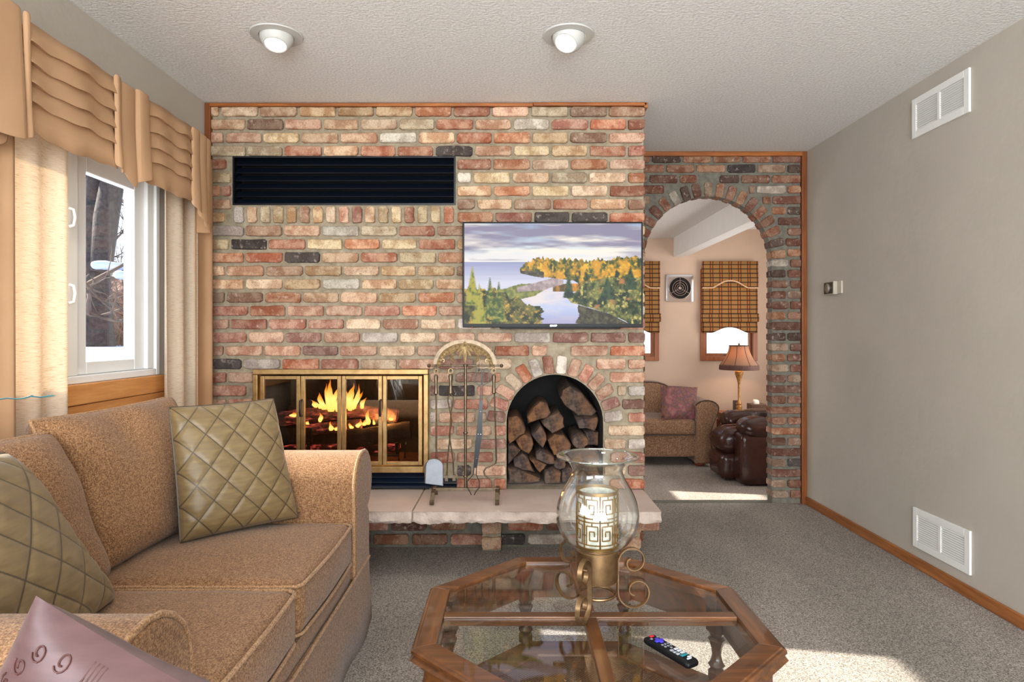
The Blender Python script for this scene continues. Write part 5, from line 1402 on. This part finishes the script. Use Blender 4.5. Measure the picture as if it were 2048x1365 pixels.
m = MB(); q = [(LX+.0385*math.cos(a), LY+.0385*math.sin(a), .462) for a in [2*PI*i/32 for i in range(32)]]; m.tube([(LX+(x-LX)*1.25, LY+(y-LY)*1.25, z) for x, y, z in q], .0042, 8, closed=True); m.build('support_ring', MT['bronze'], LT, smooth='auto')
for az in (math.radians(6), math.radians(-118), math.radians(136)):
    pts = []
    c1 = (.100, .553); R1 = .0425; c2 = (.108, .4705); R2 = .0505
    for i in range(30):       # upper curl, inside to out
        u = i/29; a = math.radians(-230)+ (math.radians(180)-math.radians(-230))*u; R_ = .011+(R1-.011)*u**.8; pts.append((c1[0]+R_*math.cos(a), c1[1]+R_*math.sin(a)))
    for i in range(34):
        u = i/33; a = PI+math.radians(430)*u; R_ = R2-(R2-.010)*u**1.25; pts.append((c2[0]+R_*math.cos(a), c2[1]+R_*math.sin(a)))
    mz = min(p[1] for p in pts); pts = [(r_, z-mz+TZ+.0015) for r_, z in pts]
    ca_, sa_ = math.cos(az), math.sin(az)
    MB().tube([(LX+r_*ca_, LY+r_*sa_, z) for r_, z in pts], 1.0, flat=(.0065, .0016, (-sa_, ca_, 0))).build('scroll_leg', MT['bronze'], LT, smooth='auto')
cs = thing('candle_sleeve', 'gold fretwork candle sleeve with square spiral pattern inside the glass hurricane vase', 'candle holder', (LX, LY, .588))
mir = NT('mercury_glass'); mir.pr(.32, .25); mir.base(mir.ramp(mir.noise(mir.coord(), 40, 4), [(.35, lin((190, 192, 180))), (.6, lin((238, 238, 226)))]))
RC = .056; c0, c1_ = .592, .742
MB().lathe([(.001, c0), (RC-.003, c0+.001), (RC-.003, c1_), (RC-.006, c1_), (RC-.006, c0+.006), (.001, c0+.006)], (LX, LY, 0), 40, cap=False).build('mirrored_glass', mir.m, cs, smooth='auto')
MT['gilt'] = simple('gilt_metal', (150, 112, 56), (188, 150, 88), .3, .9, ns=30)
for zz in (c0, c1_):
    MB().lathe([(RC-.002, zz-.001), (RC+.0015, zz-.001), (RC+.0015, zz+.008), (RC-.002, zz+.008), (RC-.002, zz-.001)], (LX, LY, 0), 40, cap=False).build('band', MT['gilt'], cs, smooth='auto')
fr_ = MB()
def cyl_seg(m, a0, z0, a1, z1, w_=.0016):
    k = max(1, int(abs(a1-a0)/.12)); pts = [(LX+(RC+.001)*math.cos(a0+(a1-a0)*i/k), LY+(RC+.001)*math.sin(a0+(a1-a0)*i/k), z0+(z1-z0)*i/k) for i in range(k+1)]
    m.tube(pts, w_, 4)
ncell = 8; da = 2*PI/ncell; hz = (c1_-c0-.008)/2
for i in range(ncell):
    a0 = i*da-PI/2; cyl_seg(fr_, a0, c0+.008, a0, c1_, .002)
    for r_ in range(2):
        zb_ = c0+.008+r_*hz; f = 1 if (i+r_) % 2 else -1
        g = lambda u, v: (a0+da*(.5+f*(u-.5)), zb_+hz*v)
        segs = [((0, .0), (1, .0)), ((0, .14), (1, .14)), ((.16, .14), (.16, .86)), ((.16, .86), (.86, .86)), ((.86, .86), (.86, .32)), ((.86, .32), (.36, .32)), ((.36, .32), (.36, .66)), ((.36, .66), (.66, .66)), ((.66, .66), (.66, .48)), ((.16, .5), (0, .5)), ((.5, .86), (.5, 1))]
        for p_, q_ in segs:
            A = g(*p_); B_ = g(*q_); cyl_seg(fr_, A[0], A[1], B_[0], B_[1])
o = fr_.build('fretwork', MT['gilt'], cs); o['kind'] = 'stuff'

# ------------------------------------------------------------------ remote control
ra, rb_ = Vector((.339, 1.582)), Vector((.416, 1.455)); rc_ = (ra+rb_)/2; dv_ = (rb_-ra); ang = math.atan2(dv_.y, dv_.x); Lr = .150
rm = thing('remote_control', 'black remote control with a purple pad lying on the glass coffee table', 'remote control', (rc_.x, rc_.y, TZ-.0025), rot=(0, 0, ang))
rm['_w'] = (0, 0, 0)
MB().soft((0, 0, .009), (Lr/2, .0195, .009), .009, (0, 0, .001), n=12).build('body', MT['tv_black'], rm, smooth=True)
def button(x, y, hx, hy, col, nm='button', h=.0195):
    MB().soft((x, y, h), (hx, hy, .0012), .001, n=4).build(nm, simple('key_%s' % '_'.join(map(str, col)), col, None, .4), rm, smooth=True)
button(-.062, 0, .004, .006, (200, 30, 50), 'power_button')
MB().soft((-.036, 0, .0198), (.012, .0045, .0018), .002, n=6).build('pad', simple('purple_key', (60, 50, 190), None, .4), rm, smooth=True)
MB().soft((-.036, 0, .0197), (.0045, .012, .0018), .002, n=6).build('pad', MT.get('x') or bpy.data.materials['purple_key'], rm, smooth=True)
for x, y in ((-.052, .010), (-.052, -.010), (-.016, .009), (-.016, 0), (-.016, -.009), (-.006, .009), (-.006, 0), (-.006, -.009), (.004, 0)): button(x, y, .0028, .0028, (120, 124, 134))
for x in (.014, .024, .034): button(x, .0055, .0035, .0062, (190, 194, 204)); button(x, -.009, .0035, .0045, (150, 154, 164))
button(.044, 0, .0042, .010, (30, 120, 130)); button(.056, .005, .0025, .006, (200, 204, 212)); button(.062, -.002, .0022, .007, (190, 194, 204))

# thin blue-green strand at the far left
m = MB(); w_pts = [P(-60, 802, 1.5), P(0, 799, 1.5), P(14, 797, 1.5), P(34, 798.5, 1.5), P(48, 797, 1.5), P(62, 793, 1.5), P(80, 795, 1.5), P(104, 792, 1.5), P(110, 792.5, 1.5)]
m.tube([P(-75, 1000, 1.5), P(-72, 880, 1.5)]+w_pts, [.002]*2+[.0016]*7+[.0022, .0006], 6)
m.tube([P(56, 794, 1.5), P(64, 791.5, 1.5), P(70, 794, 1.5)], .0012, 5)
tag(m.build('thin_strand', simple('blue_green_strand', (20, 100, 90), (20, 50, 90), .4, ns=18), smooth='auto'), 'thin blue-green strand in front of the left curtain above the loveseat', 'wire')

# ------------------------------------------------------------------ far room
SC_ = F/YC
def fx(px): return (px-CX)/SC_
def fz(py): return CH-(py-CY)/SC_
for k, (a, b) in enumerate(((1.13, 1.71), (2.29, 2.875))):
    m = MB(); framebox(m, a-.045, b+.045, .857, 1.945, 0, .02, .052); o = MB(); o.v = [(y, YC-.022+x, z) for x, y, z in m.v]; o.f = m.f
    wo = o.build('window_%d' % (4+k), MT['window_wood'], bevel=.004); wo['kind'] = 'structure'
    m = MB(); framebox(m, a, b, .90, 1.9, 0, .03, .045); o = MB(); o.v = [(y, YC+.03+x, z) for x, y, z in m.v]; o.f = m.f
    o.build('sash', MT['window_wood'], wo, bevel=.004)
    MB().box(a+.04, b-.04, YC+.044, YC+.048, .94, 1.86).build('pane', MT['glass'], wo)
    xm = (a+b)/2; MB().tube([(xm-.07, YC-.0, .925), (xm+.02, YC-.015, .93), (xm+.06, YC-.02, .95), (xm+.09, YC-.03, .945)], .006, 6).build('crank', MT['iron'], wo)
def bambu():
    t = NT('woven_wood_shade'); t.pr(.7); uv = t.coord('UV'); sx = t.node('ShaderNodeSeparateXYZ'); t.link(uv, sx.inputs[0])
    u = t.math('MULTIPLY', sx.outputs[0], 6.0); v = t.math('MULTIPLY', sx.outputs[1], 1.0)
    pu = t.math('PINGPONG', u, .5)                      # 0 at stripe centres
    hv = t.math('FRACT', t.math('MULTIPLY', v, 19.0))
    hline = t.ramp(hv, [(.70, (0, 0, 0)), (.82, (1, 1, 1))])
    fine = t.math('FRACT', t.math('MULTIPLY', v, 76.0)); fl_ = t.ramp(fine, [(.3, (.75, .75, .75)), (.6, (1.08, 1.08, 1.08))])
    base = t.mix(t.ramp(pu, [(.10, (0, 0, 0)), (.13, (1, 1, 1))]), lin((190, 112, 40)), lin((178, 128, 66)))
    edgeb = t.ramp(pu, [(.09, (0, 0, 0)), (.105, (1, 1, 1)), (.17, (1, 1, 1)), (.185, (0, 0, 0))])
    c = t.mix(1.0, base, fl_, 'MULTIPLY'); c = t.mix(edgeb, c, lin((60, 34, 20))); c = t.mix(t.math('MULTIPLY', hline, .9), c, lin((48, 26, 14)))
    t.base(c); e = t.mix(.5, c, c); t.link(c, t.b.inputs['Base Color'])
    t.b.inputs['Roughness'].default_value = .7
    tl = t.node('ShaderNodeBsdfTranslucent'); t.link(c, tl.inputs[0]); mx = t.node('ShaderNodeMixShader'); mx.inputs[0].default_value = .35
    t.link(t.b.outputs[0], mx.inputs[1]); t.link(tl.outputs[0], mx.inputs[2]); t.link(mx.outputs[0], t.out.inputs[0]); return t.m
MT['bamboo'] = bambu()
MT['fringe'] = simple('shade_fringe', (196, 150, 112), (222, 190, 160), .8, ns=60)
def blind(x0, x1, lab):
    g = thing('woven_blind', lab, 'blind', ((x0+x1)/2, YC-.03, 1.2), 'woven wood roman shades in the far room')
    def sheet(name, y, zt, zbf, off, u0=0, thick=.006):
        m = MB(); n = 32; vs = []; uv = []
        for j in range(9):
            for i in range(n+1):
                u = i/n; zb_ = zbf(u); z = zt+(zb_-zt)*j/8; x = x0-off+(x1-x0+2*off)*u
                vs.append((x, y+.006*math.sin(j*.8), z)); uv.append((u, (z-1.0)))
        m.add(vs, [(j*(n+1)+i, j*(n+1)+i+1, (j+1)*(n+1)+i+1, (j+1)*(n+1)+i) for j in range(8) for i in range(n)]); m.uv = uv
        o = m.build(name, MT['bamboo'], g, smooth=True, fixn=False); s = o.modifiers.new('t', 'SOLIDIFY'); s.thickness = thick; return o
    def scal(base, up): return lambda u: base+up*max(0, math.cos((u-.5)*PI*1.55))**.8*(abs(u-.5) < .32)*(1-abs((u-.5)/.34)**3)
    tb_ = scal(fz(577), .085)
    sheet('valance_flap', YC-.065, fz(524), tb_, 0)
    sheet('shade', YC-.045, fz(535), lambda u: fz(640), 0)
    sheet('lower_fold', YC-.058, fz(628), lambda u: fz(644), .012)
    lb_ = scal(fz(666), .065)
    sheet('bottom_hem', YC-.05, fz(636), lb_, -.004)
    m = MB(); m.tube([(x0+(x1-x0)*u, YC-.071, tb_(u)) for u in [i/32 for i in range(33)]], .009, 6); m.build('fringe', MT['fringe'], g, smooth='auto')
blind(1.115, 1.755, 'woven orange and brown blind partly hidden behind the television side of the arch')
blind(fx(1401), fx(1512), 'woven orange and brown blind over the small window behind the lamp')
ef = thing('exhaust_fan', 'square chrome wall exhaust fan with ring grille between the two blinds', 'fan', (fx(1358.5), YC, fz(577)))
x_, z_ = fx(1358.5), fz(577); hw = .163
MB().soft((x_, YC-.012, z_), (hw, .012, hw), .01, n=8).build('plate', MT['chrome'], ef, smooth='auto')
MB().lathe([(.001, -.001), (.128, -.001), (.128, .001), (.001, .001)], (x_, YC-.026, z_), 36, axis='Y').build('opening', MT['dark_box'], ef)
for r_ in (.128, .088, .062, .038, .016):
    m = MB(); m.tube([(x_+r_*math.cos(a), YC-.036, z_+r_*math.sin(a)) for a in [2*PI*i/36 for i in range(36)]], .0045, 6, closed=True); m.build('grille_ring', MT['chrome'], ef, smooth='auto')
for k in range(3):
    a = PI/2+2*PI*k/3; MB().tube([(x_+.014*math.cos(a), YC-.036, z_+.014*math.sin(a)), (x_+.13*math.cos(a), YC-.036, z_+.13*math.sin(a))], .0045, 6).build('spoke', MT['chrome'], ef, smooth='auto')
MB().lathe([(.001, -.008), (.012, -.008), (.014, .0), (.001, .001)], (x_, YC-.036, z_), 16, axis='Y').build('hub', MT['chrome'], ef, smooth='auto')
ol = tag(MB().box(fx(1466), fx(1476), YC-.008, YC-.001, fz(822), fz(801)).build('wall_outlet', simple('brown_plate', (66, 44, 34), None, .5), bevel=.003), 'small dark brown outlet plate on the far wall behind the lamp', 'outlet')
# far sofa
fs_ = thing('tweed_sofa', 'brown tweed rolled-arm sofa with bun feet in the room beyond the arch', 'sofa', (1.2, 7.0, FZ2))
ys = 6.62; bz0 = FZ2
MB().soft((1.03, 6.98, bz0+.22), (.92, .33, .13), .03, n=10).build('base', MT['tweed'], fs_, smooth='auto')
for (a, b) in ((.15, 1.03), (1.035, 1.915)):
    o = MB().soft(((a+b)/2, 6.93, .205), ((b-a)/2, .32, .085), .04, (0, .01, .02), n=12).build('seat_cushion', MT['tweed'], fs_, smooth=True)
    MB().tube([(a+.02, 6.605, .135), ((a+b)/2, 6.598, .137), (b-.02, 6.605, .135)], .006, 6).build('piping', MT['dark_trim'], o)
def sback():
    m = MB(); n = 24; vs = []; fs = []
    for i in range(n+1):
        u = i/n; x = .12+1.84*u; top = .60+.045*math.sin(min(1, (1-abs(2*u-1))*4)*PI/2); 
        if u > .80: top -= .16*((u-.80)/.2)**1.6
        if u < .20: top -= .16*((.2-u)/.2)**1.6
        for (y, z) in ((7.16, .15), (7.13, .3), (7.14, top-.07), (7.18, top-.01), (7.25, top+.005), (7.33, top-.03), (7.36, .0)): vs.append((x, y, z))
    k = 7
    for i in range(n):
        for j in range(k): fs.append((i*k+j, (i+1)*k+j, (i+1)*k+(j+1) % k, i*k+(j+1) % k))
    fs += [tuple(range(k)), tuple(n*k+j for j in range(k))[::-1]]
    m.add(vs, fs); o = m.build('back', MT['tweed'], fs_, smooth='auto')
    MB().tube([vs[i*k+3] for i in range(n+1)], .007, 6).build('piping', MT['dark_trim'], o, smooth='auto')
sback()
for s, xb in ((1, 1.92), (-1, .14)):
    m = MB(); prof = [(xb-.005*s, -.165), (xb-.005*s, .30), (xb+.0*s, .40)]
    prof += [(xb+s*.10-s*.125*math.cos(a), .405+.085*math.sin(a)) for a in [PI*.12+i*PI*.95/9 for i in range(10)]]
    prof += [(xb+s*.205, .33), (xb+s*.165, .24), (xb+s*.13, .12), (xb+s*.155, .0), (xb+s*.175, -.10), (xb+s*.16, -.165)]
    n = len(prof); vs = []
    for y, kk in ((6.60, .95), (6.615, 1), (7.2, 1.0), (7.30, 1.0)):
        cx_ = xb+s*.08; vs += [(cx_+(x-cx_)*kk, y, .1+(z-.1)*kk-(0)) for x, z in prof]
    fs = [tuple(range(n)), tuple(range(3*n, 4*n))[::-1]]
    for a in range(3):
        for b in range(n): fs.append((a*n+b, a*n+(b+1) % n, (a+1)*n+(b+1) % n, (a+1)*n+b))
    m.add(vs, fs); o = m.build('arm', MT['tweed'], fs_, smooth='auto')
    q = prof[3:]; MB().tube([(x, 6.603, z) for x, z in q], .0055, 6).build('piping', MT['dark_trim'], o, smooth='auto')
    MB().tube([(xb+s*.045, 6.604, z) for z in (-.15, 0, .15, .33)], .0045, 6).build('piping', MT['dark_trim'], o, smooth='auto')
    for yy in (6.68, 7.25):
        MB().lathe([(.03, .0), (.055, .015), (.058, .035), (.035, .055), (.03, .066)], (xb+s*.05, yy, FZ2), 16).build('bun_foot', simple('cherry_foot', (110, 46, 24), None, .3), fs_, smooth='auto')
o, rim = pillow('floral_pillow', [(1.55, 6.62, .285), (1.93, 6.66, .285), (2.0, 6.86, .605), (1.60, 6.84, .625)], .15, MT['floral'], '', '', pinch=.05, flat=.45, seed=12, n=24, wob=.006)
tag(o, 'plum floral tapestry pillow leaning on the brown tweed sofa in the far room', 'pillow')
# end table, lamp, tissue box
et = thing('end_table', 'small wooden end table behind the leather recliner, holding the lamp', 'table', (2.62, 7.18, FZ2))
MB().box(2.36, 2.95, 6.93, 7.44, .262, .288).build('top', MT['window_wood'], et, bevel=.005)
MB().box(2.39, 2.92, 6.96, 7.41, .19, .262).build('apron', MT['window_wood'], et)
for x in (2.40, 2.91):
    for y in (6.97, 7.40): MB().lathe([(.012, FZ2), (.02, -.1), (.024, .19)], (x, y, 0), 10).build('leg', MT['window_wood'], et, smooth='auto')
LXf, LYf = (1478-CX)*7.2/F, 7.2
lp = thing('table_lamp', 'lit table lamp with a tan bell shade and carved gold stem in the far room', 'lamp', (LXf, LYf, .288))
def lz(py): return CH-(py-CY)*7.2/F
MB().lathe([(.001, .2885), (.075, .289), (.078, .30), (.05, .315), (.03, .33), (.034, .352), (.026, .375), (.034, .392), (.022, .41), (.013, .43), (.0125, lz(768)), (.02, lz(762)), (.030, lz(756)), (.044, lz(748)), (.046, lz(744)), (.02, lz(738)), (.012, lz(700))], (LXf, LYf, 0), 24).build('stem', simple('carved_gold', (138, 92, 44), (206, 156, 86), .45, .3, ns=40, bs=60, bstr=.6), lp, smooth='auto')
tt = NT('lamp_shade_silk'); tt.n.remove(tt.b); d_ = tt.node('ShaderNodeBsdfDiffuse'); d_.inputs[0].default_value = lin((176, 148, 128)); tr_ = tt.node('ShaderNodeBsdfTranslucent'); tr_.inputs[0].default_value = lin((196, 158, 126)); mx_ = tt.node('ShaderNodeMixShader'); mx_.inputs[0].default_value = .5
tt.link(d_.outputs[0], mx_.inputs[1]); tt.link(tr_.outputs[0], mx_.inputs[2]); tt.link(mx_.outputs[0], tt.out.inputs[0])
sp_ = []
for i in range(13):
    u = i/12; sp_.append((.105+.105*u**1.7, lz(692)-(lz(692)-lz(731))*u))
MB().lathe(sp_+[(r_-.002, z) for r_, z in sp_[::-1]], (LXf, LYf, 0), 8*4, cap=False).build('shade', tt.m, lp, smooth=True)
for k in range(8):
    a = 2*PI*k/8+.25; MB().tube([(LXf+(r_+.001)*math.cos(a), LYf+(r_+.001)*math.sin(a), z) for r_, z in sp_], .0028, 5).build('shade_seam', MT['dark_trim'], lp, smooth='auto')
MB().lathe([(.204, lz(730)), (.213, lz(731)), (.217, lz(739)), (.215, lz(740)), (.207, lz(739)), (.204, lz(730))], (LXf, LYf, 0), 32, cap=False).build('shade_band', simple('brown_band', (72, 46, 40), (110, 78, 66), .8, ns=60, stretch=(3, 3, .3)), lp, smooth='auto')
MB().lathe([(.104, lz(692)-.004), (.109, lz(692)-.004), (.109, lz(692)+.005), (.104, lz(692)+.005), (.104, lz(692)-.004)], (LXf, LYf, 0), 32, cap=False).build('shade_rim', MT['dark_trim'], lp)
MB().lathe([(.003, lz(694)), (.009, lz(691)), (.012, lz(689)), (.004, lz(686))], (LXf, LYf, 0), 12).build('finial', MT['bronze'], lp, smooth='auto')
MB().soft((LXf, LYf, lz(710)), (.028, .028, .04), .028, n=6).build('bulb', emis('warm_bulb', (255, 190, 120), 6), lp, smooth=True)
l = bpy.data.lights.new('lamp_bulb', 'POINT'); l.energy = 6; l.color = (1, .66, .36); l.shadow_soft_size = .035
o = bpy.data.objects.new('lamp_bulb', l); COL.objects.link(o); o.location = (LXf, LYf, lz(716)+.0)
tbx = thing('tissue_box', 'brown tissue box with a white tissue, beside the lamp on the end table', 'tissue box', (2.735, 7.15, .288))
MB().box(2.665, 2.835, 7.10, 7.24, .2885, .395).build('box', simple('bronze_box', (84, 60, 46), (112, 84, 64), .35, .4, ns=12), tbx, bevel=.005)
MB().soft((2.745, 7.16, .418), (.032, .018, .032), .02, n=6, wob=.025, seed=3).build('tissue', simple('tissue', (236, 226, 214), None, .9), tbx, smooth=True)
# leather recliner
rcl = thing('leather_recliner', 'dark burgundy leather recliner facing left just inside the arch', 'recliner', (2.5, 6.1, FZ2))
for yy, dx in ((5.86, 0), (6.42, .03)):
    MB().soft((2.52+dx, yy, .04), (.45, .105, .235), .045, (0, .012, 0), n=12, wob=.008, seed=int(yy*3)).build('arm', MT['leather'], rcl, smooth=True)
    MB().soft((2.50+dx, yy, .318), (.42, .135, .085), .085, (.0, .0, .015), n=16, wob=.022, seed=int(yy*7)).build('arm_pad', MT['leather'], rcl, smooth=True)
MB().soft((2.30, 6.14, .165), (.34, .19, .115), .09, (.02, 0, .02), n=14, wob=.014, seed=4).build('seat_cushion', MT['leather'], rcl, smooth=True)
MB().soft((2.06, 6.14, -.065), (.10, .19, .125), .06, (.02, 0, 0), n=10, wob=.01, seed=5).build('footrest', MT['leather'], rcl, smooth=True)
for yy in (6.07, 6.21):
    MB().tube([(2.2, yy, .302), (2.06, yy, .292), (1.99, yy, .25), (1.958, yy, .18), (1.968, yy, .10)], .003, 5).build('seam', MT['stitch'], rcl)
    MB().tube([(1.975, yy, .03), (1.958, yy, -.06), (1.972, yy, -.15)], .003, 5).build('seam', MT['stitch'], rcl)
MB().soft((2.82, 6.14, .42), (.13, .30, .42), .10, (.03, 0, 0), n=12, wob=.015, seed=6).build('backrest', MT['leather'], rcl, smooth=True)
MB().soft((2.5, 6.14, -.16), (.38, .25, .035), .02, n=6).build('base', MT['dark_box'], rcl)

for o in bpy.data.objects:
    if '_w' in o: del o['_w']
